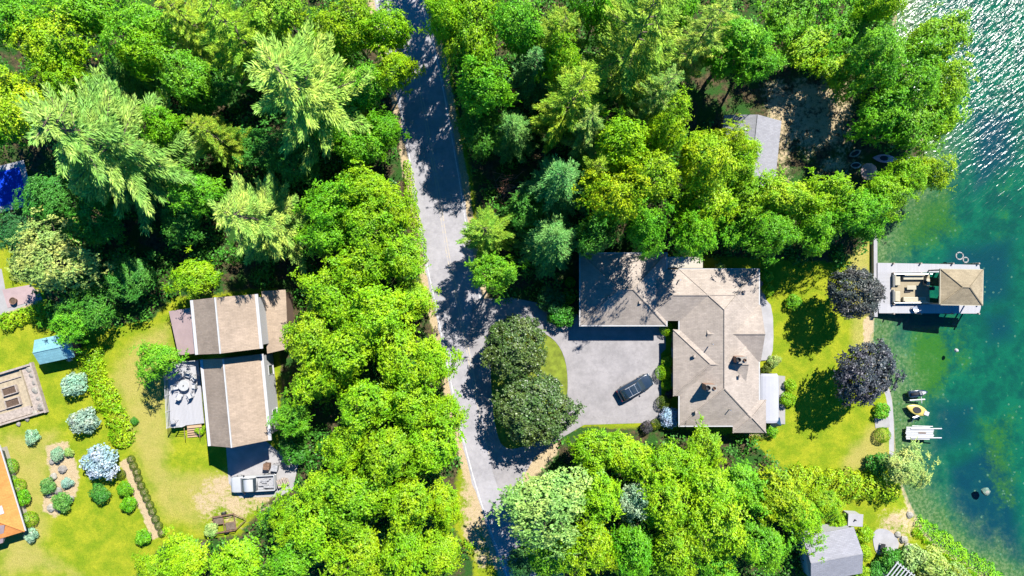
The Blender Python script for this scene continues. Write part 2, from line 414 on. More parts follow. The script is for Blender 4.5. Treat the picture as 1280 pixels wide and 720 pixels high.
bm = t.node('ShaderNodeBump'); bm.inputs['Strength'].default_value = .7; bm.inputs['Distance'].default_value = .08
t.link(t.math('ADD', nD.outputs['Fac'], nC.outputs['Fac']), bm.inputs['Height']); t.link(bm.outputs[0], b.inputs['Normal'])
t.link(b.outputs[0], out.inputs[0]); me.materials.append(m)
g = bpy.data.objects.new('ground', me); COL.objects.link(g); tag(g, 'lawn, woodland floor and lake bed', kind='structure')

# water sheet
m, t, out = new_mat('lake_water')
tc = t.node('ShaderNodeTexCoord'); v = tc.outputs['Object']
mp0 = t.node('ShaderNodeMapping'); t.link(v, mp0.inputs[0]); mp0.inputs['Rotation'].default_value = (0, 0, math.radians(-42))
mp = t.node('ShaderNodeMapping'); t.link(mp0.outputs[0], mp.inputs[0]); mp.inputs['Scale'].default_value = (.42, 1.25, 1)
w1 = t.noise(1.9, 3, .5, mp.outputs[0], .5); w2 = t.noise(.5, 2, .5, mp.outputs[0])
hgt = t.math('ADD', w1.outputs['Fac'], t.math('MULTIPLY', w2.outputs['Fac'], .5))
bm = t.node('ShaderNodeBump'); bm.inputs['Strength'].default_value = 1.0; bm.inputs['Distance'].default_value = .15; sxy = t.node('ShaderNodeSeparateXYZ'); t.link(v, sxy.inputs[0])
gust = t.math('ADD', t.math('MULTIPLY', t.sstep(t.math('ADD', sxy.outputs['Y'], t.math('MULTIPLY', t.noise(.05, 3, .5, v).outputs['Fac'], 22.0)), 16.0, 38.0), 1.15), .26)
t.link(t.math('MULTIPLY', hgt, gust), bm.inputs['Height'])
tr = t.node('ShaderNodeBsdfTransparent'); tr.inputs[0].default_value = (.66, .86, .86, 1)
gl = t.node('ShaderNodeBsdfGlossy'); gl.inputs['Roughness'].default_value = .2; t.link(bm.outputs[0], gl.inputs['Normal'])
fr = t.node('ShaderNodeFresnel'); fr.inputs['IOR'].default_value = 1.33; t.link(bm.outputs[0], fr.inputs['Normal'])
ms = t.node('ShaderNodeMixShader'); t.link(fr.outputs[0], ms.inputs[0]); t.link(tr.outputs[0], ms.inputs[1]); t.link(gl.outputs[0], ms.inputs[2])
t.link(ms.outputs[0], out.inputs[0])
wx = 36.0
o = sheet('lake_water', [(wx, -3500), (3900, -3500), (3900, 3500), (wx, 3500)], WATER, m); tag(o, 'green blue lake water along the right side', kind='structure')

# asphalt
def asphalt(name, col, tint):
    m, t, out = new_mat(name)
    tc = t.node('ShaderNodeTexCoord'); v = tc.outputs['Object']
    a = t.noise(.35, 6, .7, v); bn = t.noise(2.0, 5, .7, v); cn = t.noise(22, 2, .6, v)
    f = t.math('ADD', t.math('MULTIPLY', a.outputs['Fac'], .5), t.math('ADD', t.math('MULTIPLY', bn.outputs['Fac'], .3), t.math('MULTIPLY', cn.outputs['Fac'], .2)))
    c = t.mix(t.sstep(f, .35, .65), [x * .78 for x in col], tint)
    vo = t.node('ShaderNodeTexVoronoi'); vo.feature = 'DISTANCE_TO_EDGE'; vo.inputs['Scale'].default_value = .22
    wv = t.node('ShaderNodeVectorMath'); wv.operation = 'ADD'; t.link(v, wv.inputs[0])
    dn = t.noise(.8, 4, .6, v); sc = t.node('ShaderNodeVectorMath'); sc.operation = 'SCALE'; t.link(dn.outputs['Color'], sc.inputs[0]); sc.inputs['Scale'].default_value = 2.0
    t.link(sc.outputs[0], wv.inputs[1]); t.link(wv.outputs[0], vo.inputs['Vector'])
    cr = t.math('LESS_THAN', vo.outputs['Distance'], .006)
    c = t.mix(t.math('MULTIPLY', cr, .22), c, [x * .45 for x in col])
    b = t.node('ShaderNodeBsdfPrincipled'); t.link(c, b.inputs['Base Color']); b.inputs['Roughness'].default_value = .9; b.inputs['Specular IOR Level'].default_value = .2
    bmp = t.node('ShaderNodeBump'); bmp.inputs['Strength'].default_value = .3; bmp.inputs['Distance'].default_value = .02; t.link(cn.outputs['Fac'], bmp.inputs['Height']); t.link(bmp.outputs[0], b.inputs['Normal'])
    t.link(b.outputs[0], out.inputs[0]); return m
M['asphalt'] = asphalt('sun_bleached_asphalt', (.228, .219, .230), (.268, .256, .266))
M['drive'] = asphalt('driveway_asphalt', (.200, .188, .190), (.232, .217, .218))
def line_paint(name, col, wear):
    m, t, out = new_mat(name); tc = t.node('ShaderNodeTexCoord')
    n = t.noise(1.3, 6, .75, tc.outputs['Object']); n2 = t.noise(9, 3, .7, tc.outputs['Object'])
    f = t.sstep(t.math('ADD', t.math('MULTIPLY', n.outputs['Fac'], .6), t.math('MULTIPLY', n2.outputs['Fac'], .4)), wear - .07, wear + .07)
    b = t.node('ShaderNodeBsdfPrincipled'); t.link(t.mix(f, (.232, .222, .24), col), b.inputs['Base Color']); b.inputs['Roughness'].default_value = .8
    t.link(b.outputs[0], out.inputs[0]); return m
M['line_white'] = line_paint('worn_white_line', (.40, .395, .39), .48)
M['line_yellow'] = line_paint('worn_yellow_line', (.315, .265, .19), .49)
road_c = np.array([P(*p) for p in smooth_poly(ROAD_PX, 2, False)])
def offset(line, d):
    tg = np.gradient(line, axis=0); tg /= np.linalg.norm(tg, axis=1)[:, None]
    return line + np.column_stack([-tg[:, 1], tg[:, 0]]) * d       # +d = to the right-hand side going down the photo
def ribbon(line, a, b, z, name, mat, parent=None, jitter=0):
    l = offset(line, a); r = offset(line, b)
    if jitter:
        n = len(l); l = l + RNG.normal(0, jitter, l.shape); r = r + RNG.normal(0, jitter, r.shape)
    m_ = MB(); n = len(l)
    m_.add([(p[0], p[1], z) for p in l] + [(p[0], p[1], z) for p in r], [(i, i + 1, n + i + 1, n + i) for i in range(n - 1)])
    return m_.build(name, mat, parent)
road = ribbon(road_c, -2.95, 2.95, .006, 'road', M['asphalt'], jitter=.06); tag(road, 'two-lane asphalt road between the trees', kind='structure')
ribbon(road_c, -2.75, -2.62, .012, 'edge_line', M['line_white'], road); ribbon(road_c, 2.62, 2.75, .012, 'edge_line', M['line_white'], road)
ribbon(road_c, -.2, -.08, .012, 'centre_line', M['line_yellow'], road); ribbon(road_c, .08, .2, .012, 'centre_line', M['line_yellow'], road)
drv = [(592, 374), (640, 372), (690, 382), (724, 394), (724, 408), (832, 408), (832, 436), (826, 442), (827, 528), (730, 531), (706, 545), (668, 572), (654, 596), (645, 630), (628, 626), (616, 590), (607, 545), (598, 500), (594, 470), (586, 420)]
o = sheet('driveway', PP(drv), .018, M['drive']); tag(o, 'pale asphalt forecourt and looping driveway by the large house', kind='structure')
isl = smooth_poly([(611, 412), (650, 404), (688, 414), (708, 440), (713, 480), (708, 520), (690, 545), (655, 562), (628, 566), (617, 540), (611, 480)], 2)
m_ = MB(); pl = ccw(PP(isl)); n = len(pl); cx = sum(p[0] for p in pl) / n; cy = sum(p[1] for p in pl) / n
inn = [(cx + (x - cx) * .955, cy + (y - cy) * .955) for x, y in pl]
kerb = MB(); kerb.add([(x, y, .0) for x, y in pl] + [(x, y, .12) for x, y in pl] + [(x, y, .12) for x, y in inn] + [(x, y, .0) for x, y in inn],
    [f for i in range(n) for f in ((i, (i + 1) % n, n + (i + 1) % n, n + i), (n + i, n + (i + 1) % n, 2 * n + (i + 1) % n, 2 * n + i), (2 * n + i, 2 * n + (i + 1) % n, 3 * n + (i + 1) % n, 3 * n + i))])
M['island'] = pbr('island_grass', (.11, .14, .012), .95, .45, 1.2, bump=.6, bscale=9)
il = sheet('lawn', inn, .09, M['island']); tag(il, 'kerbed grass island under the two dark evergreens', kind='structure')
kerb.build('kerb', M['drive'], il)
M['pad'] = pbr('worn_grey_concrete', (.225, .215, .215), .9, .15, .8, bump=.1)
o = sheet('parking_pad', PP([(282, 550), (322, 543), (350, 566), (374, 576), (366, 612), (348, 621), (300, 622), (286, 604)]), .01, M['pad']); tag(o, 'pale concrete pad under the white pickup', kind='structure')
o = sheet('garden_path', PP([(-50, 338), (2, 336), (10, 380), (50, 368), (53, 374), (2, 393), (-50, 400)]), .008, M['concrete']); tag(o, 'pale path at the left edge of the photo', kind='structure')
shore_path = smooth_poly([(1100, 470), (1112, 490), (1116, 520), (1116, 575)], 2, False)
m_ = MB(); pts = np.array(PP(shore_path)); zz = [gz(*p) + .05 for p in pts]; l = offset(pts, -.38); r = offset(pts, .38); n = len(pts)
m_.add([(p[0], p[1], z) for p, z in zip(l, zz)] + [(p[0], p[1], z) for p, z in zip(r, zz)], [(i, i + 1, n + i + 1, n + i) for i in range(n - 1)])
o = m_.build('shore_path', M['concrete_white']); tag(o, 'narrow pale walk along the shore', kind='structure')

# ------------------------------------------------------------------ roofs and houses
def hip_roof(x0, y0, x1, y1, ze, pitch, axis_=None, gable0=False, gable1=False, thick=.16):
    """closed solid over a rectangle; returns MB and ridge/hip lines. gable0/1: upright end at the low/high end of the ridge"""
    W, L = x1 - x0, y1 - y0; ax = axis_ or ('x' if W >= L else 'y')
    half = (L if ax == 'x' else W) / 2; hz = ze + half * pitch
    if ax == 'x':
        a, b = (x0 + (0 if gable0 else half), y0 + half), (x1 - (0 if gable1 else half), y0 + half)
    else:
        a, b = (x0 + half, y0 + (0 if gable0 else half)), (x0 + half, y1 - (0 if gable1 else half))
    c = [(x0, y0), (x1, y0), (x1, y1), (x0, y1)]
    vs = [(x, y, ze - thick) for x, y in c] + [(x, y, ze) for x, y in c] + [(a[0], a[1], hz), (b[0], b[1], hz)]
    fs = [(3, 2, 1, 0), (0, 1, 5, 4), (1, 2, 6, 5), (2, 3, 7, 6), (3, 0, 4, 7)]
    if ax == 'x': fs += [(4, 5, 9, 8), (6, 7, 8, 9), (5, 6, 9), (7, 4, 8)]
    else: fs += [(4, 5, 8), (5, 6, 9, 8), (6, 7, 9), (7, 4, 8, 9)]
    A, B = Vector((*a, hz)), Vector((*b, hz)); cc = [Vector((x, y, ze)) for x, y in c]
    lines = [(A, B)]
    lo, hi = ((0, 3), (1, 2)) if ax == 'x' else ((0, 1), (3, 2))
    if not gable0: lines += [(A, cc[lo[0]]), (A, cc[lo[1]])]
    if not gable1: lines += [(B, cc[hi[0]]), (B, cc[hi[1]])]
    return MB().add(vs, fs), lines, hz
def caps(lines, w=.11):
    m = MB()
    for a, b in lines: m.tube([a + Vector((0, 0, .015)), b + Vector((0, 0, .015))], w, 5)
    return m
def rect_px(x0, y0, x1, y1, z):
    ax, ay = P(x0, y1, z); bx, by = P(x1, y0, z); return ax, ay, bx, by
def window(parent, c, w, h, face, rz=0):
    """framed window standing proud of a wall; face = outward direction angle"""
    d = Vector((math.cos(face), math.sin(face), 0)); fr = MB().box((0, 0, 0), (.08, w + .16, h + .16)).build('window', M['white'], parent, c)
    fr.rotation_euler = (0, 0, face)
    MB().box((.045, 0, 0), (.02, w, h)).build('pane', M['glass'], fr)
    MB().box((.06, 0, -h / 2 - .1), (.2, w + .3, .06)).build('sill', M['white'], fr)
    return fr
def door(parent, c, w, h, face, mat='siding_brown'):
    o = MB().box((0, 0, 0), (.1, w, h)).build('door', M[mat], parent, c); o.rotation_euler = (0, 0, face)
    MB().lathe([(.0, -.04), (.045, -.02), (.045, .02), (0, .04)], (.08, w * .38, -.05), 8).build('handle', M['steel'], o); return o

# ---- large bungalow
EZ = 2.75
hx, hy = P(900, 430)
bung = empty('bungalow', (hx, hy, 0), 0, 'sprawling tan hip-roofed bungalow with two chimneys beside the lake lawn', 'house')
def rel(r): return r[0] - hx, r[1] - hy, r[2] - hx, r[3] - hy
blocks = [('main', (849.5, 337, 948.5, 532), 'y', False, False, 0.0), ('garage', (725.5, 317, 833, 406.5), 'x', False, False, -.006), ('link', (806, 336.5, 946, 401), 'x', False, False, .007),
          ('entry', (841.5, 412, 930, 495), 'x', False, True, -.012), ('bay', (880, 381, 951, 452), 'x', True, True, .012), ('annex', (916, 500, 957.5, 541), 'y', False, False, -.018)]
for nm, pxr, axn, g0, g1, dz in blocks:
    r = rel(rect_px(*pxr, EZ)); z = EZ + dz
    mb, lines, hz = hip_roof(*r, z, .44, axn, g0, g1)
    ro = mb.build('roof', M['shingle'], bung)
    caps(lines, .09).build('ridge_cap', M['shingle'], ro)
    x0, y0, x1, y1 = r
    gm = MB(); e = .07
    for (ax, ay, bx, by) in ((x0, y0, x1, y0), (x1, y0, x1, y1), (x1, y1, x0, y1), (x0, y1, x0, y0)):
        gm.box(((ax + bx) / 2 + (e if ax == bx == x1 else -e if ax == bx == x0 else 0), (ay + by) / 2 + (e if ay == by == y1 else -e if ay == by == y0 else 0), z - .07 - .004 * blocks.index((nm, pxr, axn, g0, g1, dz))),
               (abs(bx - ax) + .26 if ay == by else .12, abs(by - ay) if ax == bx else .12, .12))
    if nm in ('garage', 'main'): gm.build('gutter', M['white'], ro)
    i = .45
    MB().prism([(x0 + i, y0 + i), (x1 - i, y0 + i), (x1 - i, y1 - i), (x0 + i, y1 - i)], 0, z - .17).build('wall', M['siding_tan'], bung)
r = rel(rect_px(725.5, 317, 833, 406.5, EZ))
for k in range(3):
    gd = MB().box((0, 0, 0), (2.6, .08, 2.15)).build('garage_door', M['white'], bung, (r[0] + 2.0 + k * 3.0, r[1] + .43, 1.08))
    hm = MB()
    for q_ in range(4): hm.box((0, -.045, -.8 + q_ * .53), (2.5, .02, .46))
    hm.build('door_panel', M['siding'], gd)
r = rel(rect_px(841.5, 412, 930, 495, EZ))
door(bung, (r[0] + .42, r[3] - 2.2, 1.05), .95, 2.1, PI)
for yy in (2.0, 5.0): window(bung, (r[0] + .42, r[1] + yy - .4, 1.45), 1.3, 1.2, PI)
r = rel(rect_px(849.5, 337, 948.5, 532, EZ))
for yy in (2.0, 5.2, 12, 15.5): window(bung, (r[2] - .42, r[1] + yy, 1.4), 1.5, 1.4, 0)
def chimney(px, py, z, pal):
    x, y = P(px, py, z)
    c = MB().box((0, 0, 0), (1.1, .68, 2.6)).build('chimney', M['brick'], bung, (x - hx, y - hy, z - 1.3))
    MB().box((0, 0, 1.34), (1.18, .76, .08)).build('chimney_cap', M['brick_pale'], c)
    MB().lathe([(.27, 0), (.27, .3), (.22, .3), (.22, .05)], (-.42, .05, 1.38), 12).build('flue', M['black'], c)
    MB().lathe([(.17, 0), (.17, .24), (.13, .24), (.13, .05)], (.3, 0, 1.38), 12).build('flue', M['rust'], c)
chimney(927, 450, 5.5, 1); chimney(889, 485, 5.6, 0)
vt = MB().tube([(P(850, 405, 4)[0] - hx, P(850, 350, 4.0)[1] - hy, 3.4), (P(850, 405, 4)[0] - hx, P(850, 350, 4.0)[1] - hy, 4.3)], .07, 8).build('vent_pipe', M['steel'], bung)
for px, py, z in ((760, 372, 4.2), (800, 378, 4.0), (925, 470, 4.4), (868, 445, 4.0), (930, 365, 3.9), (870, 515, 3.8)):
    x, y = P(px, py, z); MB().box((0, 0, 0), (.34, .34, .22), .1, .8).build('roof_vent', M['wood_grey'], bung, (x - hx, y - hy, z + .05))
for px, py, z in ((890, 430, 4.9), (912, 512, 3.8), (745, 395, 3.3)):
    x, y = P(px, py, z); MB().tube([(0, 0, -.4), (0, 0, .4)], .06, 8).build('vent_pipe', M['steel'], bung, (x - hx, y - hy, z + .1))
# low dark flat roof piece north of the link, in the shade of the trees
r = rel(rect_px(832, 322, 880, 336, 2.5))
MB().box(((r[0] + r[2]) / 2, (r[1] + r[3]) / 2 + .1, 1.2), (r[2] - r[0] - .2, r[3] - r[1], 2.3)).build('utility_bump', M['siding_tan'], bung)
ac = empty('cooling_unit', (*P(852, 312), 0), 0, 'pale cooling unit in tree shade behind the bungalow', 'cooling unit')
MB().box((0, 0, .45), (1.0, 1.0, .9)).build('cabinet', M['alu'], ac, bevel=.04)
MB().lathe([(.42, 0), (.42, .04), (.08, .05)], (0, 0, .9), 16).build('fan_grille', M['black'], ac)

# east patio, awning and pad
pp = smooth_poly([(944, 345), (953, 345), (955, 372), (966, 384), (967, 435), (962, 450), (944, 451)], 1)
o = MB().prism(ccw(PP(pp, .2)), -.02, .22).build('patio', M['concrete_white']); tag(o, 'white rounded patio along the lake side of the bungalow', kind='structure')
o = MB().prism(ccw(PP([(950, 468), (981, 470), (981, 530), (950, 530)])), -.02, .1).build('awning_patio', M['concrete']); tag(o, 'grey slab under the white awning', kind='structure')
ax, ay = P(962, 498, 2.6)
aw = empty('awning', (ax, ay, 0), 0, 'long white cloth awning on posts beside the bungalow', 'awning')
rings = []
L2, W2 = 2.85, 1.15
for yy, k in ((-L2, .80), (-L2 + .3, .97), (-1, 1), (1, 1), (L2 - .3, .97), (L2, .80)):
    rings.append([(W2 * k * math.cos(a), yy, 2.35 + .38 * k * math.sin(a)) for a in [PI * q_ / 8 for q_ in range(9)]] + [(W2 * k * math.cos(a), yy, 2.32 + .34 * k * math.sin(a)) for a in [PI * q_ / 8 for q_ in range(8, -1, -1)]])
MB().loft(rings).build('canopy', M['awning'], aw)
for sx in (-1, 1):
    for sy in (-1, 1): MB().tube([(sx * 1.0, sy * 2.6, .1), (sx * 1.0, sy * 2.6, 2.42)], .04, 8).build('post', M['alu'], aw)
MB().tube([(-1.0, -2.6, 2.4), (-1.0, 2.6, 2.4)], .035, 6).build('rail', M['alu'], aw); MB().tube([(1.0, -2.6, 2.4), (1.0, 2.6, 2.4)], .035, 6).build('rail', M['alu'], aw)
bx_, by_ = P(965, 526)
sc = empty('storage_box', (bx_, by_, .1), .2, 'dark peaked storage box at the end of the white awning', 'storage box')
MB().box((0, 0, .5), (1.1, .9, 1.0)).build('bin', M['wood_grey'], sc)
MB().add([(-.62, -.5, 1.0), (.62, -.5, 1.0), (.62, .5, 1.0), (-.62, .5, 1.0), (0, 0, 1.4)], [(0, 3, 2, 1), (0, 1, 4), (1, 2, 4), (2, 3, 4), (3, 0, 4)]).build('lid', M['car_dark'], sc)

# ---- tall gabled house on the left
rot = math.radians(5.4)
def local_rect(nw, ne, sw, z):
    a, b, c_ = (Vector(P(*q_, z)) for q_ in (nw, ne, sw))
    return (b + c_) / 2, (b - a).length, (c_ - a).length
cU, wU, lU = local_rect((241, 377), (318, 366), (248, 445), 7.3)
cL, wL, lL = local_rect((255, 451), (327, 441), (262, 559), 5.0)
gh = empty('gabled_house', (cL.x, cL.y, 0), rot, 'tall tan-roofed house of two stepped gable blocks with white eaves', 'house')
inv = Matrix.Rotation(-rot, 2)
dU = inv @ (cU - cL)
def gable_block(cx, cy, w, l, ze, rise):
    x0, x1, y0, y1 = cx - w / 2, cx + w / 2, cy - l / 2, cy + l / 2
    mb, lines, hz = hip_roof(x0, y0, x1, y1, ze, rise / (w / 2), 'y', True, True)
    ro = mb.build('roof', M['shingle_brown'], gh); caps(lines, .1).build('ridge_cap', M['white'], ro)
    for s_ in (-1, 1): MB().box((cx + s_ * (w / 2 + .10), cy, ze - .09), (.42, l, .2)).build('eave_trim', M['white'], ro)
    i = .32
    wl = MB().add([(x0 + i, y0 + i, 0), (x1 - i, y0 + i, 0), (x1 - i, y1 - i, 0), (x0 + i, y1 - i, 0), (x0 + i, y0 + i, ze - .17), (x1 - i, y0 + i, ze - .17), (x1 - i, y1 - i, ze - .17), (x0 + i, y1 - i, ze - .17)],
                  [(0, 1, 5, 4), (1, 2, 6, 5), (2, 3, 7, 6), (3, 0, 4, 7)])
    wl.build('wall', M['siding'], gh)
    return x0, y0, x1, y1
bU = gable_block(dU.x, dU.y, wU, lU, 7.3, 2.3)
bL = gable_block(0, 0, wL, lL, 5.0, 2.3)
for yy in (2.4, 7.6): window(gh, (bL[2] - .30, bL[1] + yy, 1.4), 1.0, 1.2, 0)
for yy in (1.3, 3.4, 5.6):
    for zz in (1.5,): window(gh, (bU[2] - .30, bU[1] + yy, zz), 1.0, 1.2, 0)
for xx in (1.5, 4.2):
    gd = MB().box((0, 0, 0), (2.3, .08, 2.1)).build('garage_door', M['white'], gh, (bL[0] + xx + .3, bL[1] + .30, 1.06))
    MB().box((0, -.045, .7), (2.0, .02, .3)).build('window_strip', M['glass'], gd)
for xx in (1.8, 5.0): window(gh, (bL[0] + xx, bL[1] + .30, 3.7), 1.0, 1.2, -PI / 2)
# east lean-to in tree shade, west porch with pinkish roof
def slope_roof(parent, px4, z_hi, z_lo, hi_edge, mat, z0=0, wall='siding'):
    """px4 = NW NE SE SW; one pitch; hi_edge 'E' or 'W'"""
    zs = [z_hi if ('E' in hi_edge) == (k in (1, 2)) else z_lo for k in range(4)]
    vs = []
    for (x, y), z in zip(px4, zs):
        w = inv @ (Vector(P(x, y, z)) - cL); vs.append((w.x, w.y, z))
    low = [(x, y, z - .15) for x, y, z in vs]
    ro = MB().add(low + vs, [(0, 1, 2, 3), (7, 6, 5, 4), (0, 4, 5, 1), (1, 5, 6, 2), (2, 6, 7, 3), (3, 7, 4, 0)]).build('roof', mat, parent)
    c_ = sum((Vector(q_) for q_ in low), Vector()) / 4
    q_ = [c_ + (Vector(p_) - c_) * .92 for p_ in low]
    MB().add([(p_.x, p_.y, 0) for p_ in q_] + [(p_.x, p_.y, p_.z - .01) for p_ in q_], [(0, 4, 5, 1), (1, 5, 6, 2), (2, 6, 7, 3), (3, 7, 4, 0)]).build('wall', M[wall], parent)
    return ro
slope_roof(gh, [(327, 364), (357, 362), (360, 436), (334, 442)], 3.5, 2.9, 'W', M['shingle_brown'], wall='siding_brown')
slope_roof(gh, [(211, 389), (238, 385), (244, 442), (223, 444)], 3.6, 2.8, 'E', M['shingle_pink'])
# deck
dk = empty('raised_deck', (*P(231, 492, 1.2), 0), rot, 'raised white deck with railing on the left side of the gabled house', 'deck')
c0 = Vector(P(231, 492, 1.2))
def dl(px, py, z=1.2):
    w = inv @ (Vector(P(px, py, z)) - c0); return w.x, w.y
poly = [dl(209, 453), dl(248, 450), dl(255, 529), dl(213, 534)]
MB().prism(ccw(poly), 1.06, 1.2).build('deck_floor', M['wood_white'], dk)
rm = MB(); pth = [dl(248, 450), dl(209.5, 453.5), dl(213.5, 533), dl(233, 531.5)]
for h_ in (1.55, 1.9, 2.2): rm.tube([(x, y, h_) for x, y in pth], .035, 6)
rm.build('handrail', M['white'], dk)
for i in range(3):
    a, b = Vector(pth[i]), Vector(pth[i + 1]); n = max(2, int((b - a).length / 1.6))
    for k in range(n):
        p_ = a + (b - a) * k / n; MB().box((p_.x, p_.y, 1.1), (.1, .1, 2.25)).build('post', M['white'], dk)
st = MB()
for k in range(5):
    x, y = dl(243, 533 + k * 2.9, 1.0 - .2 * k); st.box((x, y, 1.0 - .22 * k), (1.7, .3, .06))
st.build('stairs', M['wood_tan'], dk)
for s_ in (-1, 1):
    x, y = dl(243, 533); x2, y2 = dl(244, 546, .2); MB().tube([(x + s_ * .88, y, 1.9), (x2 + s_ * .88, y2, .95)], .04, 6).build('stair_rail', M['wood_tan'], dk)
dz = 1.2
def on_deck(px, py): x, y = P(px, py, dz); return (x, y, dz)
tb = empty('patio_table', on_deck(233, 481), rot, 'round glass-topped table in the middle of the white deck', 'table')
MB().lathe([(.0, .70), (.62, .70), (.64, .72), (.62, .74), (0, .74)], n=24).build('tabletop', M['alu'], tb)
MB().lathe([(.3, 0), (.3, .03), (.05, .06), (.05, .7)], n=12).build('pedestal', M['steel'], tb)
MB().lathe([(.05, .74), (.07, .8), (.03, .95)], n=10).build('umbrella_socket', M['black'], tb)
def make_chair():
    r_ = empty('deck_chair', (0, 0, 0))
    MB().box((0, 0, .43), (.56, .56, .06)).build('seat', M['white'], r_, bevel=.02)
    b_ = MB().box((-.29, 0, .75), (.06, .56, .6)).build('backrest', M['white'], r_, bevel=.02)
    for sx in (-1, 1):
        for sy in (-1, 1): MB().box((sx * .24, sy * .25, .2), (.05, .05, .4)).build('leg', M['steel'], r_)
    for sy in (-1, 1): MB().box((0, sy * .3, .64), (.5, .06, .05)).build('armrest', M['steel'], r_)
    return r_
ch0 = make_chair()
where = ['above-left of the deck table', 'right above the deck table', 'by the house wall, upper right of the deck table', 'left of the deck table', 'right of the deck table', 'below-left of the deck table', 'below-right of the deck table']
for i, (px, py, w_) in enumerate(zip((226, 237, 244.5, 222, 245, 227, 239.5), (470, 468, 472, 483, 482, 495, 494), where)):
    x, y, z = on_deck(px, py); tx, ty, _ = on_deck(233, 481); a = math.atan2(ty - y, tx - x)
    o = ch0 if i == 0 else dup(ch0)
    o.location = (x, y, z); o.rotation_euler = (0, 0, a); tag(o, 'white deck chair ' + w_, 'chair', 'chairs around the deck table')
gr = empty('barbecue', on_deck(220, 526), .3, 'dark round barbecue in the lower left corner of the white deck', 'barbecue')
MB().lathe([(.05, .55), (.25, .62), (.31, .8), (.3, .86), (.2, 1.0), (0, 1.04)], n=16, ).build('bowl', M['grey_fabric'], gr)
for k in range(3):
    a = k * 2 * PI / 3; MB().tube([(.2 * math.cos(a), .2 * math.sin(a), .65), (.33 * math.cos(a), .33 * math.sin(a), 0)], .02, 6).build('leg', M['steel'], gr)

# ---- sheds and other buildings
def gable_shed(name, c, w, l, rz, ze, rise, roofm, wallm, label, cat, ridge='x'):
    r_ = empty(name, (c[0], c[1], 0), rz, label, cat)
    mb, lines, hz = hip_roof(-w / 2, -l / 2, w / 2, l / 2, ze, rise / ((l if ridge == 'x' else w) / 2), ridge, True, True, .1)
    ro = mb.build('roof', roofm, r_); caps(lines, .06).build('ridge_cap', roofm, ro)
    i = .22
    MB().prism([(-w / 2 + i, -l / 2 + i), (w / 2 - i, -l / 2 + i), (w / 2 - i, l / 2 - i), (-w / 2 + i, l / 2 - i)], 0, ze - .11).build('wall', wallm, r_)
    door(r_, (0, -l / 2 + .2, .95), .9, 1.85, -PI / 2, 'siding_brown')
    return r_
sa = math.radians(12)
gable_shed('garden_shed', P(66, 436, 2.4), 4.15, 2.9, sa, 2.1, .75, M['shingle_teal'], M['siding_brown'], 'small garden shed with a teal metal roof on the left lawn', 'shed')
wst = empty('watering_can', (*P(89, 449), 0), .4, 'pale watering can on the grass beside the teal shed', 'watering can')
MB().lathe([(.24, 0), (.24, .4), (.14, .46)], n=12).build('can', M['white'], wst); MB().tube([(.2, 0, .1), (.5, 0, .45)], [.05, .025], 6).build('spout', M['white'], wst)
MB().tube([(-.2, 0, .1), (-.42, 0, .3), (-.2, 0, .5), (.1, 0, .55)], .025, 6).build('handle', M['white'], wst)

def shed_rot():
    r_ = gable_shed('lakeside_cottage', P(1041, 694, 3.0), 6.0, 5.4, math.radians(10.5), 2.9, 1.15, M['shingle_grey'], M['siding'], 'pale grey gable-roofed cottage at the bottom edge near the lake', 'cottage')
    return r_
shed_rot()
# cabin among the trees, top right
cb = gable_shed('cabin', P(938, 190, 3.6), 6.6, 8.0, math.radians(-6), 3.2, 1.6, M['shingle_grey'], M['siding_brown'], 'grey-roofed cabin half hidden among trees, upper right', 'cabin', 'y')
MB().tube([(-1.2, 2.2, 3.5), (-1.2, 2.2, 5.0)], .12, 8).build('stove_pipe', M['alu'], cb)
# orange-roofed house, bottom left
oa = math.radians(17.0)
OZ = 2.3
e1, e2 = Vector(P(3, 572, OZ)), Vector(P(31, 664, OZ)); mid = (e1 + e2) / 2
u = (e1 - e2).normalized(); wv = Vector((-u.y, u.x)); WO, LO = 9.5, (e1 - e2).length + 1.5
oc = e2 + u * LO / 2 + wv * WO / 2
oh = empty('orange_roofed_house', (oc.x, oc.y, 0), math.atan2(u.y, u.x) - PI / 2, 'orange hip-roofed house with roof windows cut off by the lower left edge', 'house')
mb, lines, hz = hip_roof(-WO / 2, -LO / 2, WO / 2, LO / 2, OZ, .36, 'y', False, True)
ro = mb.build('roof', M['shingle_orange'], oh); caps(lines, .1).build('ridge_cap', M['shingle_orange'], ro)
MB().prism([(-WO / 2 + .8, -LO / 2 + .8), (WO / 2 - .8, -LO / 2 + .8), (WO / 2 - .8, LO / 2 - .4), (-WO / 2 + .8, LO / 2 - .4)], 0, OZ - .17).build('wall', M['siding_tan'], oh)
MB().box((WO / 2 + .05, 0, OZ - .08), (.14, LO, .12)).build('gutter', M['white'], ro)
# skylights lie in the east slope
for d_ in (2.6, 6.6):
    sl = math.atan(.36); xx = WO / 2 - 1.9; zz = OZ + 1.9 * .36
    k = MB().box((0, 0, .05), (1.3, .95, .1)).build('skylight', M['white'], ro, (xx, -LO / 2 + d_ + .6, zz)); k.rotation_euler = (0, sl, 0)
    MB().box((0, 0, .105), (1.1, .75, .02)).build('pane', M['lamp_white'], k)
ent = MB().add([(-4.0, -LO / 2 - .6, 1.9), (1.6, -LO / 2 - .6, 1.9), (3.2, -LO / 2 + 1.4, 2.95), (-4.2, -LO / 2 + 3.4, 3.65), (-4.0, -LO / 2 - .6, 1.75), (1.6, -LO / 2 - .6, 1.75), (3.2, -LO / 2 + 1.4, 1.75), (-4.2, -LO / 2 + 3.4, 1.75)],
     [(0, 1, 2, 3), (7, 6, 5, 4), (0, 4, 5, 1), (1, 5, 6, 2), (2, 6, 7, 3), (3, 7, 4, 0)]).build('porch_roof', M['shingle_pink'], oh)

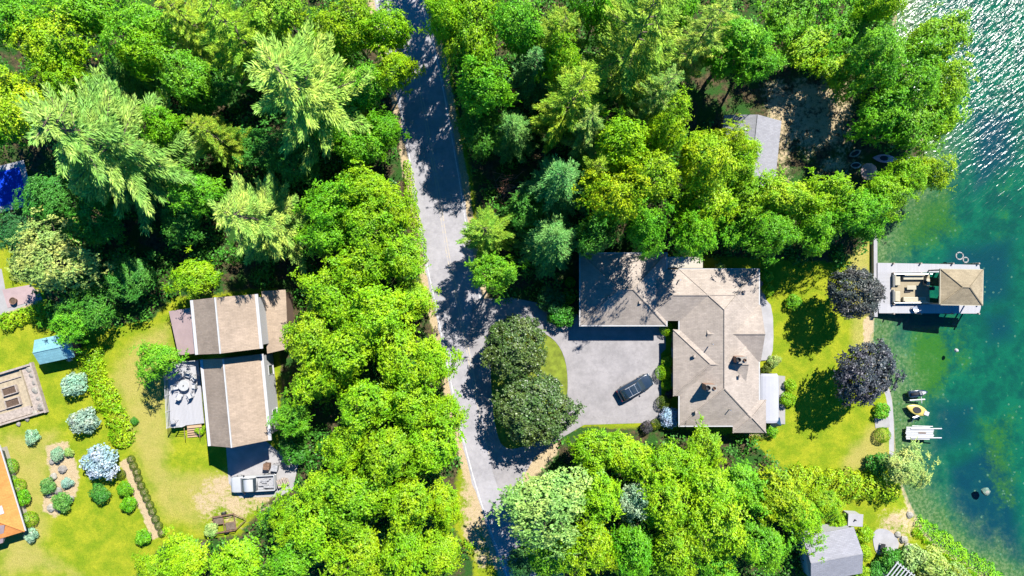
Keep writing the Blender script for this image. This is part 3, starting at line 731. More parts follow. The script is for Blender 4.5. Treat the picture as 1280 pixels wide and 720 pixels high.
# swimming pool, left edge in the tree shade
pa = empty('swimming_pool', (*P(-17, 241), 0), math.radians(14), 'blue swimming pool in deep tree shade at the left edge', 'pool')
MB().box((0, 0, .02), (10.6, 5.4, .14)).build('coping', M['concrete_white'], pa)
MB().box((0, 0, .098), (9.2, 4.0, .02)).build('liner', M['pool_liner'], pa)
m, t, out = new_mat('pool_water'); tr = t.node('ShaderNodeBsdfTransparent'); tr.inputs[0].default_value = (.75, .85, 1, 1)
gl = t.node('ShaderNodeBsdfGlossy'); gl.inputs['Roughness'].default_value = .03; fr = t.node('ShaderNodeFresnel'); fr.inputs['IOR'].default_value = 1.33
ms = t.node('ShaderNodeMixShader'); t.link(fr.outputs[0], ms.inputs[0]); t.link(tr.outputs[0], ms.inputs[1]); t.link(gl.outputs[0], ms.inputs[2]); t.link(ms.outputs[0], out.inputs[0])
MB().add([(-4.6, -2, .13), (4.6, -2, .13), (4.6, 2, .13), (-4.6, 2, .13)], [(0, 1, 2, 3)]).build('pool_water', m, pa)
pb = MB().prism(ccw(PP([(3, 362), (38, 356), (49, 366), (48, 375), (10, 385)])), 0, .06).build('brick_terrace', M['shingle_pink']); tag(pb, 'pinkish brick terrace at the left edge under a pale-tipped tree', kind='structure')
pot = empty('planter', (*P(20, 376), .06), 0, 'dark round planter on the pinkish terrace', 'planter')
MB().lathe([(.25, 0), (.4, .5), (.44, .52), (.36, .52), (.34, .4)], n=14).build('pot', M['rust'], pot); MB().lathe([(0, .4), (.35, .42), (.2, .45)], n=12).build('soil', M['soil'], pot)

# ---- fenced garden plot, left edge
ga = math.radians(17)
gp = empty('garden_plot', (*P(4, 498, .2), 0), ga, 'sunken gravel garden plot with timber border at the left edge', 'garden plot')
MB().box((0, 0, .03), (8.8, 5.6, .06)).build('gravel_bed', M['gravel'], gp)
for (x, y, w_, l_) in ((4.5, 0, .22, 6.2), (-4.5, 0, .22, 6.2), (0, 2.9, 8.8, .22), (0, -2.9, 8.8, .22)): MB().box((x, y, .28), (w_, l_, .56)).build('timber_border', M['wood_grey'], gp)
MB().box((3.7, .1, .1), (1.25, 5.4, .14)).build('planting_strip', M['wood_grey'], gp); MB().box((.9, -2.2, .105), (4.2, 1.0, .13)).build('planting_strip', M['wood_grey'], gp)
MB().box((3.0, .35, .2), (.12, 4.5, .4)).build('inner_edging', M['gravel'], gp)
MB().box((-1, 1.9, .12), (7.6, .1, .24)).build('inner_edging', M['wood_grey'], gp); MB().box((-2, -1.3, .12), (4, .1, .24)).build('inner_edging', M['wood_grey'], gp)
MB().box((-2.4, -2.1, .12), (3.0, .1, .24)).build('inner_edging', M['wood_grey'], gp)
def raised_bed(px, py, lab):
    r_ = empty('raised_bed', (*P(px, py, .2), .06), ga, lab, 'raised bed', 'raised beds in the garden plot')
    for (x, y, w_, l_) in ((.85, 0, .1, 1.0), (-.85, 0, .1, 1.0), (0, .45, 1.6, .1), (0, -.45, 1.6, .1)): MB().box((x, y, .2), (w_, l_, .4)).build('side_board', M['wood_grey'], r_)
    MB().box((0, 0, .14), (1.58, .78, .26)).build('soil', M['soil'], r_)
raised_bed(13, 488, 'upper of the two dark raised beds in the gravel plot'); raised_bed(17, 503, 'lower of the two dark raised beds in the gravel plot')
def boulder(r_, seed, flat=.6):
    rg = random.Random(seed); n = 9; rings = []
    for k in range(6):
        a = -PI / 2 + PI * (k + .5) / 6
        rings.append([(r_ * math.cos(a) * math.cos(2 * PI * j / n) * rg.uniform(.8, 1.15), r_ * math.cos(a) * math.sin(2 * PI * j / n) * rg.uniform(.8, 1.15), r_ * flat * (math.sin(a) + .6) * rg.uniform(.9, 1.1)) for j in range(n)])
    return MB().loft(rings)
ROCKS = [(38, 461, .42, 'upper right corner of the gravel plot'), (41, 469, .36, 'right border of the gravel plot, second from its corner'), (44, 478, .34, 'right border of the gravel plot, third from its corner'), (46, 487, .46, 'right border of the gravel plot, biggest of that line'),
         (49, 498, .32, 'right border of the gravel plot, near the low end'), (53, 508, .5, 'lower right corner of the gravel plot'), (45, 516, .34, 'bottom border of the gravel plot, nearest the corner'), (35, 524, .3, 'bottom border of the gravel plot, middle'), (24, 530, .3, 'bottom border of the gravel plot, furthest left'),
         (72, 563, .42, 'top of the rock garden'), (66, 577, .38, 'left side of the rock garden'), (79, 586, .55, 'centre of the rock garden, largest of all'), (68, 595, .45, 'below the middle of the rock garden'), (74, 613, .5, 'between two plants in the rock garden'), (62, 618, .4, 'lower left rim of the rock garden'), (65, 634, .5, 'bottom tip of the rock garden'), (90, 623, .4, 'right rim of the rock garden')]
for i, (px, py, r_, lab) in enumerate(ROCKS):
    o = boulder(r_, i).build('boulder', M['rock' if i % 3 else 'rock_pale'], None, (*P(px, py), 0)); tag(o, 'grey boulder at the ' + lab, 'boulder', 'boulders in the left garden')

# ---- vehicles: local x forward
def ring_body(x, w, zb, zt, r=.12, n=4):
    pts = []
    for (sx, sz) in ((1, -1), (1, 1), (-1, 1), (-1, -1)):
        cy_ = sx * (w - r); cz_ = (zt - r) if sz > 0 else (zb + r)
        a0 = {(1, -1): -90, (1, 1): 0, (-1, 1): 90, (-1, -1): 180}[(sx, sz)]
        for k in range(n + 1):
            a = math.radians(a0 + 90 * k / n); pts.append((x, cy_ + r * math.cos(a), cz_ + r * math.sin(a)))
    return pts
def wheels(root, xs_, w, r_):
    for x in xs_:
        for s_ in (-1, 1):
            o = MB().wheel((0, 0, 0), r_, .24).build('wheel', M['black'], root, (x, s_ * (w - .1), r_), smooth=False)
            MB().wheel((0, s_ * .06, 0), r_ * .62, .16, 12).build('rim', M['alu'], o)
sv = empty('parked_suv', (*P(793, 483), .018), math.radians(29), 'dark blue SUV with silver roof rails parked on the pale forecourt', 'car')
st_ = [(-2.42, .70, .5, .86, .1), (-2.36, .84, .34, 1.0, .14), (-2.1, .93, .28, 1.06, .16), (-1.0, .96, .24, 1.04, .16), (.4, .96, .24, 1.03, .16), (1.2, .95, .24, 1.0, .16), (1.9, .92, .26, .93, .16), (2.25, .83, .32, .84, .14), (2.40, .66, .42, .72, .1)]
MB().loft([ring_body(*q_) for q_ in st_]).build('body', M['car_dark'], sv, smooth=True)
gst = [(-2.12, .74, .98, 1.06, .03), (-1.86, .72, .98, 1.52, .1), (-1.4, .71, .98, 1.64, .12), (-.2, .71, .98, 1.68, .12), (.35, .70, .98, 1.62, .12), (1.12, .76, .96, 1.03, .03)]
MB().loft([ring_body(*q_) for q_ in gst]).build('window', M['glass'], sv, smooth=True)
rst = [(-1.88, .66, 1.50, 1.56, .02), (-1.4, .68, 1.58, 1.67, .03), (-.2, .68, 1.64, 1.72, .03), (.32, .66, 1.58, 1.65, .03)]
MB().loft([ring_body(*q_) for q_ in rst]).build('roof_panel', M['car_dark'], sv, smooth=True)
MB().box((-.25, 0, 1.722), (.8, .9, .012)).build('sunroof', M['glass'], sv)
for s_ in (-1, 1):
    MB().tube([(-1.5, s_ * .62, 1.66), (-1.4, s_ * .62, 1.74), (.1, s_ * .62, 1.76), (.22, s_ * .62, 1.66)], .035, 6).build('roof_rail', M['steel'], sv)
    MB().box((.72, s_ * 1.03, 1.08), (.16, .2, .14)).build('mirror', M['car_dark'], sv, bevel=.03)
    MB().box((2.23, s_ * .62, .75), (.22, .34, .13)).build('headlight', M['lamp_white'], sv, bevel=.03)
    MB().box((-2.36, s_ * .7, .86), (.1, .2, .2)).build('tail_light', M['lamp_red'], sv)
for x in (-.9, -.1): MB().tube([(x, -.62, 1.75), (x, .62, 1.75)], .022, 6).build('crossbar', M['steel'], sv)
wheels(sv, (-1.4, 1.45), .94, .36); sv.scale = (.91, .87, .95)

pk = empty('pickup_truck', (*P(319, 602), .012), math.radians(180 + 3.5), 'white pickup truck with a loaded bed parked below the gabled house', 'truck')
st_ = [(2.78, .72, .55, .95, .12), (2.7, .92, .42, 1.1, .16), (2.4, .98, .38, 1.16, .16), (1.4, 1.0, .36, 1.2, .16), (-.55, 1.0, .36, 1.22, .14)]
MB().loft([ring_body(*q_) for q_ in st_]).build('body', M['car_white'], pk, smooth=True)
gst = [(1.42, .84, 1.15, 1.22, .03), (.75, .8, 1.15, 1.82, .12), (.3, .79, 1.15, 1.88, .12), (-.35, .79, 1.15, 1.87, .12), (-.6, .8, 1.15, 1.3, .05)]
MB().loft([ring_body(*q_) for q_ in gst]).build('window', M['glass'], pk, smooth=True)
MB().loft([ring_body(*q_) for q_ in [(.82, .72, 1.78, 1.85, .02), (.3, .76, 1.84, 1.92, .03), (-.42, .75, 1.80, 1.90, .03)]]).build('roof_panel', M['car_white'], pk, smooth=True)
MB().box((-1.72, 0, .66), (2.3, 1.7, .1)).build('bed_floor', M['grey_fabric'], pk)
for s_ in (-1, 1): MB().box((-1.74, s_ * .93, .88), (2.36, .12, .62)).build('bed_side', M['car_white'], pk, bevel=.03)
MB().box((-2.9, 0, .88), (.1, 1.86, .6)).build('tailgate', M['car_white'], pk, bevel=.03)
MB().box((-2.98, 0, .52), (.14, 1.9, .18)).build('bumper', M['steel'], pk, bevel=.03)
for s_ in (-1, 1):
    MB().box((.95, s_ * 1.1, 1.25), (.16, .22, .18)).build('mirror', M['black'], pk, bevel=.03)
    MB().box((2.66, s_ * .68, .95), (.2, .34, .16)).build('headlight', M['lamp_white'], pk, bevel=.03)
wheels(pk, (-1.75, 1.85), .97, .39); pk.scale = (.9, .94, .95)
lb = MB()
rg = random.Random(4)
for k in range(9): lb.box((-1.72 + rg.uniform(-.85, .85), rg.uniform(-.6, .6), .85 + rg.uniform(0, .12)), (rg.uniform(.4, 1.3), rg.uniform(.08, .28), rg.uniform(.12, .22)), rg.uniform(-.1, .1))
ld = empty('lumber_load', pk.location, pk.rotation_euler.z, 'grey boards loaded in the bed of the white pickup', 'boards')
lb.build('boards', M['grey_fabric'], ld); ld.scale = (.9, .94, .95)
def wheelie_bin(px, py, lab, mat):
    r_ = empty('rubbish_bin', (*P(px, py), .01), random.uniform(-.2, .2), lab, 'bin', 'bins on the concrete pad')
    MB().box((0, 0, .5), (.62, .62, .9), 0, 1.12).build('bin_body', mat, r_, bevel=.04); MB().box((.02, 0, .985), (.74, .72, .06)).build('lid', mat, r_, bevel=.03)
    for s_ in (-1, 1): MB().wheel((-.28, s_ * .3, .1), .1, .06, 10).build('wheel', M['black'], r_)
wheelie_bin(336, 581, 'brown bin nearest the gabled house, above the pickup', M['rust']); wheelie_bin(346, 583, 'grey bin to the right of the brown bin', M['grey_fabric'])
fb = empty('firewood_pile', (*P(355, 602), .01), .3, 'stacked grey firewood behind the pickup under the trees', 'firewood')
fm = MB()
for k in range(22):
    x = rg.uniform(-.6, .6); fm.tube([(x, -.4 + rg.uniform(-.1, .1), .1 + .17 * (k % 4)), (x, .4 + rg.uniform(-.1, .1), .1 + .17 * (k % 4))], .09, 6)
fm.build('logs', M['wood_grey'], fb)

tl = empty('utility_trailer', (*P(284, 652), 0), math.radians(9), 'rusty open utility trailer standing on the bare ground', 'trailer')
fm = MB()
for s_ in (-1, 1): fm.box((-.1, s_ * .95, .55), (2.5, .09, .1))
for x in (-1.35, -.2, 1.15): fm.box((x, 0, .553), (.09, 1.98, .09))
fm.build('frame', M['rust'], tl)
MB().box((-.1, 0, .552), (2.4, .08, .07)).build('centre_beam', M['rust'], tl)
MB().tube([(1.15, .9, .55), (2.3, .12, .5), (2.5, 0, .5), (2.3, -.12, .5), (1.15, -.9, .55)], .05, 6).build('tongue', M['rust'], tl)
for s_ in (-1, 1):
    MB().box((-.1, s_ * .95, .9), (2.5, .05, .06)).build('side_rail', M['rust'], tl)
    for x in (-1.33, -.1, 1.13): MB().box((x, s_ * .95, .75), (.06, .06, .32)).build('stake', M['rust'], tl)
    o = MB().wheel((0, 0, 0), .3, .2).build('wheel', M['black'], tl, (-.1, s_ * 1.15, .3)); MB().wheel((0, s_ * .04, 0), .17, .14, 10).build('rim', M['steel'], o)
MB().box((.55, -.45, .57), (1.1, .8, .04)).build('floor_panel', M['wood_dark'], tl); MB().box((-.75, .45, .57), (1.0, .85, .04)).build('floor_panel', M['wood_dark'], tl)

# ---- lakeside: seawall, dock, boat, canopy
swz = gz(*P(1090, 340))
o = MB().prism(ccw(PP([(1091.5, 290), (1096, 290), (1096.5, 396), (1092, 396)])), -1.2, .12).build('seawall', M['concrete_white']); tag(o, 'low pale concrete seawall where the dock starts', 'wall')
DZ = .25
dx, dy = P(1162, 360, DZ)
dock = empty('boat_dock', (dx, dy, 0), 0, 'white U-shaped boat dock reaching into the lake', 'dock')
def dq(px, py, z=DZ): x, y = P(px, py, z); return x - dx, y - dy
MB().prism(ccw([dq(1097, 328.5), dq(1224, 331), dq(1226, 340), dq(1113, 341), dq(1097, 341)]), DZ - .15, DZ).build('deck_boards', M['wood_white'], dock)
MB().prism(ccw([dq(1097, 380), dq(1226, 380.5), dq(1226, 385), dq(1224, 392), dq(1099, 391.5)]), DZ - .15, DZ - .002).build('deck_boards', M['wood_white'], dock)
MB().prism(ccw([dq(1097, 341), dq(1114, 341), dq(1114, 380), dq(1097, 380)]), DZ - .15, DZ - .004).build('deck_boards', M['wood_white_y'], dock)
for px in (1116, 1150, 1190, 1222):
    for py in (329.5, 341.5, 380.5, 392):
        x, y = dq(px, py); MB().tube([(x, y, -2.6), (x, y, DZ + .35)], .1, 8).build('pile', M['wood_grey'], dock)
for px, py in ((1130, 342), (1160, 342), (1130, 379), (1160, 379)):
    x, y = dq(px, py); MB().tube([(x - .18, y, DZ + .1), (x + .18, y, DZ + .1)], .03, 6).build('cleat', M['black'], dock)
bt = empty('pontoon_boat', (*P(1138, 360.5, .1), WATER), 0, 'cream pontoon boat moored inside the white dock', 'boat')
for s_ in (-1, 1): MB().tube([(-2.35, s_ * 1.25, .05), (-2.1, s_ * 1.25, .1), (2.0, s_ * 1.25, .1), (2.35, s_ * 1.25, .3)], [.15, .33, .33, .05], 12).build('pontoon', M['alu'], bt)
MB().box((0, 0, .55), (4.7, 3.5, .12)).build('boat_deck', M['vinyl_tan'], bt, bevel=.03)
fm = MB()
for s_ in (-1, 1): fm.box((0, s_ * 1.7, .98), (4.5, .05, .72))
fm.box((-2.28, .9, .98), (.05, 1.5, .72)); fm.box((-2.28, -.9, .98), (.05, 1.5, .72))
fm.build('fence_panel', M['alu'], bt)
rl = MB()
for s_ in (-1, 1): rl.tube([(-2.25, s_ * 1.7, 1.38), (2.25, s_ * 1.7, 1.38)], .035, 6)
rl.build('rail', M['steel'], bt)
def bench(c, d, back, lab=None):
    b_ = MB().box((0, 0, .2), (d[0], d[1], .4)).build('bench_seat', M['vinyl_cream'], bt, (c[0], c[1], .61), bevel=.06)
    w_ = (d[0], .16, .32) if back in 'NS' else (.16, d[1], .32)
    MB().box((0 if back in 'NS' else (-d[0] / 2 + .08), (d[1] / 2 - .08 if back == 'N' else -d[1] / 2 + .08) if back in 'NS' else 0, .55), w_).build('bench_back', M['vinyl_cream'], b_, bevel=.05)
bench((.35, -1.33, 0), (2.7, .62), 'S'); bench((.2, 1.33, 0), (2.4, .62), 'N'); bench((-1.75, .95, 0), (.8, 1.2), 'W'); bench((-1.75, -.95, 0), (.8, 1.2), 'W')
cs = MB().box((1.75, .75, .95), (.5, .8, .7)).build('console', M['vinyl_cream'], bt, bevel=.06)
MB().lathe([(.2, 0), (.22, .03), (.2, .05)], (1.45, .75, 1.3), 14).build('steering_wheel', M['black'], bt)
MB().box((.0, .1, .95), (1.1, .5, .05)).build('table', M['vinyl_cream'], bt, bevel=.02); MB().tube([(0, .1, .6), (0, .1, .95)], .05, 8).build('table_leg', M['steel'], bt)
MB().box((-.3, -.35, .68), (.75, .2, .12), .1).build('cooler', M['black'], bt)
MB().box((2.55, 0, .55), (.45, .45, .9)).build('outboard_motor', M['black'], bt, bevel=.08)
for px in (1121, 1128, 1135, 1142): pass
cnz = 3.0
cx_, cy_ = P(1202, 359, cnz)
cn = empty('boat_canopy', (cx_, cy_, 0), math.radians(-1), 'sandy shingled hip canopy on posts at the outer end of the dock', 'canopy')
mb, lines, hz = hip_roof(-2.42, -2.02, 2.42, 2.02, cnz, .42, 'x')
ro = mb.build('roof', M['shingle_sand'], cn); caps(lines, .08).build('ridge_cap', M['shingle_sand'], ro)
fm = MB()
for s_ in (-1, 1): fm.box((s_ * 2.46, 0, cnz - .1), (.08, 4.1, .2)); fm.box((0, s_ * 2.06, cnz - .1), (4.9, .08, .19))
fm.build('fascia', M['vinyl_cream'], ro)
for sx in (-1, 1):
    for sy in (-1, 1): MB().tube([(sx * 2.2, sy * 1.95, -2.6), (sx * 2.2, sy * 1.95, cnz - .1)], .09, 8).build('post', M['wood_grey'], cn)
dc = empty('dock_chair', (*P(1144, 386, .6), DZ), 2.0, 'small grey chair on the lower arm of the white dock', 'chair')
MB().box((0, 0, .4), (.55, .55, .05)).build('seat', M['steel'], dc); MB().box((-.27, 0, .7), (.05, .55, .6)).build('backrest', M['steel'], dc)
for sx in (-1, 1):
    for sy in (-1, 1): MB().box((sx * .24, sy * .24, .2), (.04, .04, .4)).build('leg', M['black'], dc)
for px, py, r_, lab in ((1199, 320, .42, 'larger pale floating ring beside the upper dock arm'), (1206.5, 325, .3, 'smaller pale floating ring beside the upper dock arm')):
    m_ = MB(); N_ = 20; tub = []
    for k in range(N_ + 1):
        a = 2 * PI * k / N_; tub.append((r_ * math.cos(a), r_ * math.sin(a), 0))
    m_.tube(tub, .085, 8); o = m_.build('float_ring', M['concrete'], None, (*P(px, py, WATER), WATER + .05)); tag(o, lab, 'float')
# jet ski on a float, kayak, swim platform
js = empty('jet_ski', (*P(1145, 491, WATER), WATER + .1), math.radians(8), 'grey and black jet ski floating off the shore path', 'jet ski')
MB().loft([ring_body(*q_) for q_ in [(-1.4, .42, .0, .35, .08), (-1.0, .52, -.05, .5, .1), (.2, .5, -.05, .52, .1), (.9, .38, .0, .5, .1), (1.45, .1, .2, .42, .04)]]).build('hull', M['car_dark'], js, smooth=True)
MB().loft([ring_body(*q_) for q_ in [(-1.1, .2, .45, .72, .06), (-.2, .2, .45, .74, .06), (.05, .16, .45, .66, .05)]]).build('saddle', M['black'], js, smooth=True)
MB().loft([ring_body(*q_) for q_ in [(.1, .26, .45, .8, .08), (.5, .26, .45, .85, .08), (1.1, .14, .42, .6, .05)]]).build('hood', M['alu'], js, smooth=True)
MB().tube([(.3, -.38, .95), (.38, -.1, .9), (.38, .1, .9), (.3, .38, .95)], .03, 6).build('handlebar', M['black'], js); js.scale = (.8, .8, .8)
jf = empty('jet_ski_float', (*P(1146, 500, WATER), WATER + .04), math.radians(2), 'narrow white floating bar between jet ski and yellow kayak', 'float')
MB().tube([(-.9, 0, 0), (.95, .05, 0)], .09, 8).build('float_tube', M['white'], jf); MB().tube([(.5, .9, 0), (.55, -.4, 0)], .05, 8).build('arm', M['white'], jf)
def kayak(px, py, z, rz, L, w, mat, lab, name='kayak', cat='kayak', grp=None):
    r_ = empty(name, (*P(px, py, z), z), rz, lab, cat, grp); rings = []; rim = []
    for i in range(13):
        f = i / 12 * 2 - 1; ww = w * max(.02, (1 - abs(f) ** 2.2)); x = f * L / 2
        rings.append([(x, ww * math.cos(a), .18 + (.18 if math.sin(a) < 0 else .12) * math.sin(a) * max(.15, 1 - abs(f) ** 3)) for a in [2 * PI * k / 12 for k in range(12)]])
    MB().loft(rings).build('hull', mat, r_, smooth=True)
    MB().lathe([(.0, .0), (.5, .0), (.52, .05), (.46, .06), (0, .04)], n=16).build('cockpit', M['black'], r_, (-.05 * L, 0, .29)).scale = (1.0, w * 1.15, .8)
    return r_
ky = kayak(1146, 512.5, WATER + .05, math.radians(-20), 2.9, .62, M['yellow'], 'yellow kayak afloat just off the shore path')
MB().box((1.05, 0, .3), (.6, .5, .1)).build('bow_cover', M['white'], ky, bevel=.03)
an = empty('paddle_board_rack', (*P(1145, 524, WATER), WATER + .02), .3, 'small dark metal frame in the water below the yellow kayak', 'rack')
MB().tube([(-.6, -.2, 0), (-.3, .3, .2), (.3, .35, .25), (.7, -.1, 0)], .05, 6).build('arch', M['steel'], an); MB().box((-.1, .25, .12), (.7, .35, .15)).build('cradle', M['car_dark'], an, bevel=.04)
sp = empty('swim_platform', (*P(1149, 541, WATER), WATER + .05), math.radians(-1), 'slatted white swim platform with rails floating by the shore', 'platform')
for k in range(7): MB().box((-.15 + .05 * (k % 3) - (.15 if k in (0, 6) else 0), -.66 + k * .22, .2), (3.3 - .5 * (k in (0, 6)), .19, .07)).build('slat', M['white'], sp)
for s_ in (-1, 1): MB().tube([(-1.2, s_ * .55, .3), (2.5, s_ * .55 + .05, .26)], .07, 8).build('rail', M['white'], sp)
for s_ in (-1, 1): MB().tube([(-1.5, s_ * .5, -.02), (1.3, s_ * .5, -.02)], .16, 8).build('float_tube', M['alu'], sp)
MB().box((.2, .05, .26), (.9, .12, .05)).build('handle_bar', M['rust'], sp); MB().tube([(-1.0, .85, .15), (1.5, .82, .12)], .06, 6).build('mooring_pole', M['alu'], sp)
for px, py, r_, lab in ((1234, 615, .55, 'pale rock just under the water at right'), ):
    x, y = P(px, py, WATER); o = boulder(r_, 77, .5).build('boulder', M['rock_pale'], None, (x, y, WATER - .42)); tag(o, lab, 'boulder')
by = MB().lathe([(0, -.25), (.2, -.15), (.24, 0), (.16, .2), (.05, .28), (0, .3)], n=14).build('buoy', M['white'], None, (*P(1195, 438, WATER), WATER + .05)); tag(by, 'tiny white buoy on the open green water', 'buoy')
pad = MB().prism(ccw(PP([(1093, 523), (1111, 522), (1112, 534), (1094, 535)])), -.3, .06).build('landing_pad', M['concrete']); tag(pad, 'small concrete landing between two shrubs on the shore', kind='structure')
# beached kayaks and round table, upper right
z0 = gz(*P(1105, 199))
kayak(1105, 198.5, gz(*P(1105, 199)), math.radians(-4), 2.9, .5, M['pink'], 'pink and white kayak pulled up under the trees')
kayak(1142, 200, max(gz(*P(1142, 200)), WATER), math.radians(-2), 2.0, .42, M['white'], 'short white kayak at the water under the trees')
kayak(1069, 207, 0.0, math.radians(5), 1.3, .4, M['alu'], 'small pale dinghy on the brown ground under the trees', 'dinghy', 'dinghy')
kayak(1068, 192, 0.0, math.radians(25), 1.6, .4, M['rock_pale'], 'stone-coloured kayak on the bare ground above the pale dinghy')
um = empty('garden_umbrella', (*P(1087, 214, 2.3), 0), 0, 'faded tan garden umbrella above the tree row by the lake', 'umbrella')
MB().lathe([(1.0, 2.15), (.7, 2.33), (.3, 2.5), (.04, 2.58), (.02, 2.5), (.3, 2.44), (.7, 2.27), (1.0, 2.12)], n=10).build('canopy', M['shingle_pink'], um); MB().tube([(0, 0, 0), (0, 0, 2.5)], .03, 8).build('pole', M['wood_tan'], um)
# white utility hut, patio with chair, rowing boat, bottom right
hut = empty('tool_hut', (*P(1069, 650, 1.6), 0), math.radians(-3), 'small white flat-topped tool hut above the grey cottage', 'hut')
MB().box((0, 0, .8), (1.4, 1.2, 1.6)).build('wall', M['siding'], hut); MB().box((0, 0, 1.65), (1.75, 1.45, .1)).build('roof', M['concrete_white'], hut, bevel=.02); MB().tube([(-.1, .05, 1.7), (-.1, .05, 2.0)], .08, 8).build('vent', M['black'], hut)
tx = smooth_poly([(1091, 662), (1108, 660), (1122, 672), (1124, 686), (1108, 692), (1096, 694), (1091, 680)], 2)
o = MB().prism(ccw(PP(tx)), -.02, .07).build('stone_terrace', M['concrete_white']); tag(o, 'pinkish white terrace beside the grey cottage', kind='structure')
tc_ = empty('lounge_chair', (*P(1101, 684), .07), 1.4, 'dark lounge chair alone on the pale terrace', 'chair')
MB().box((.1, 0, .35), (.9, .55, .07)).build('seat', M['black'], tc_, bevel=.02); k = MB().box((0, 0, .35), (.08, .55, .75)).build('backrest', M['black'], tc_, (-.42, 0, .35)); k.rotation_euler = (0, -.4, 0)
for sx in (-1, 1):
    for sy in (-1, 1): MB().box((.1 + sx * .4, sy * .24, .16), (.05, .05, .32)).build('leg', M['steel'], tc_)
pg = empty('pergola', (*P(1125, 720, 2.4), 0), math.radians(-38), 'pale slatted pergola among shrubs at the bottom edge', 'pergola')
for s_ in (-1, 1):
    MB().box((0, s_ * 1.0, 2.3), (2.6, .12, .16)).build('beam', M['alu'], pg)
    for sx in (-1, 1): MB().box((sx * 1.15, s_ * 1.0, 1.1), (.12, .12, 2.24)).build('post', M['alu'], pg)
for k in range(7): MB().box((-1.2 + k * .4, 0, 2.42), (.14, 2.4, .08)).build('slat', M['alu'], pg)
for i, (px, py, r_, lab) in enumerate(((1129, 674, .5, 'left of the bright green bank'), (1122, 668, .4, 'between the pale terrace and the bright green bank'), (1135, 684, .6, 'low end of the beach by the yellow-green shrubs'), (1139, 645, .45, 'sandy beach corner near the water'))):
    x, y = P(px, py); o = boulder(r_, 90 + i).build('boulder', M['rock_pale'], None, (x, y, gz(x, y) - .05)); tag(o, 'pale boulder at the ' + lab, 'boulder', 'boulders on the beach')
# brown brush pile / structure in the clearing east of the road
bs = empty('brush_pile', (*P(634, 236), 0), .3, 'reddish brush pile in the shady clearing right of the road', 'brush pile')
fm = MB()
for k in range(46):
    a = rg.uniform(0, PI); x, y = rg.gauss(0, .6), rg.gauss(0, .9); l_ = rg.uniform(.5, 1.2); z = rg.uniform(.1, .7)
    fm.tube([(x - l_ * math.cos(a), y - l_ * math.sin(a), z), (x + l_ * math.cos(a), y + l_ * math.sin(a), z + rg.uniform(-.2, .3))], [.05, .03], 5)
M['brush'] = pbr('reddish_twigs', (.26, .12, .07), .95, .4, 4)
fm.build('branches', M['brush'], bs)
# ------------------------------------------------------------------ vegetation
def quads_mesh(name, C, A, B, mat):
    """leaf quads: centre C, half axes A, B (n,3)"""
    n = len(C); V = np.empty((n, 4, 3), np.float32)
    V[:, 0] = C - A; V[:, 1] = C + B * .9 - A * .1; V[:, 2] = C + A; V[:, 3] = C - B * .9 - A * .1
    me = bpy.data.meshes.new(name); me.vertices.add(n * 4); me.vertices.foreach_set('co', V.ravel())
    me.loops.add(n * 4); me.loops.foreach_set('vertex_index', np.arange(n * 4, dtype=np.int32))
    me.polygons.add(n); me.polygons.foreach_set('loop_start', np.arange(0, n * 4, 4, dtype=np.int32)); me.polygons.foreach_set('loop_total', np.full(n, 4, np.int32))
    me.materials.append(mat); me.update(); me.validate(); return me
def unit(v): return v / (np.linalg.norm(v, axis=-1, keepdims=True) + 1e-9)
def leaves_from(Cp, Nn, rg, lo, hi, tilt=.55, asp=.7):
    n = len(Cp); N_ = unit(Nn + rg.normal(0, tilt, (n, 3)))
    t_ = unit(np.cross(N_, rg.normal(0, 1, (n, 3)))); b_ = np.cross(N_, t_); s_ = rg.uniform(lo, hi, (n, 1)) / 2
    return t_ * s_, b_ * s_ * asp
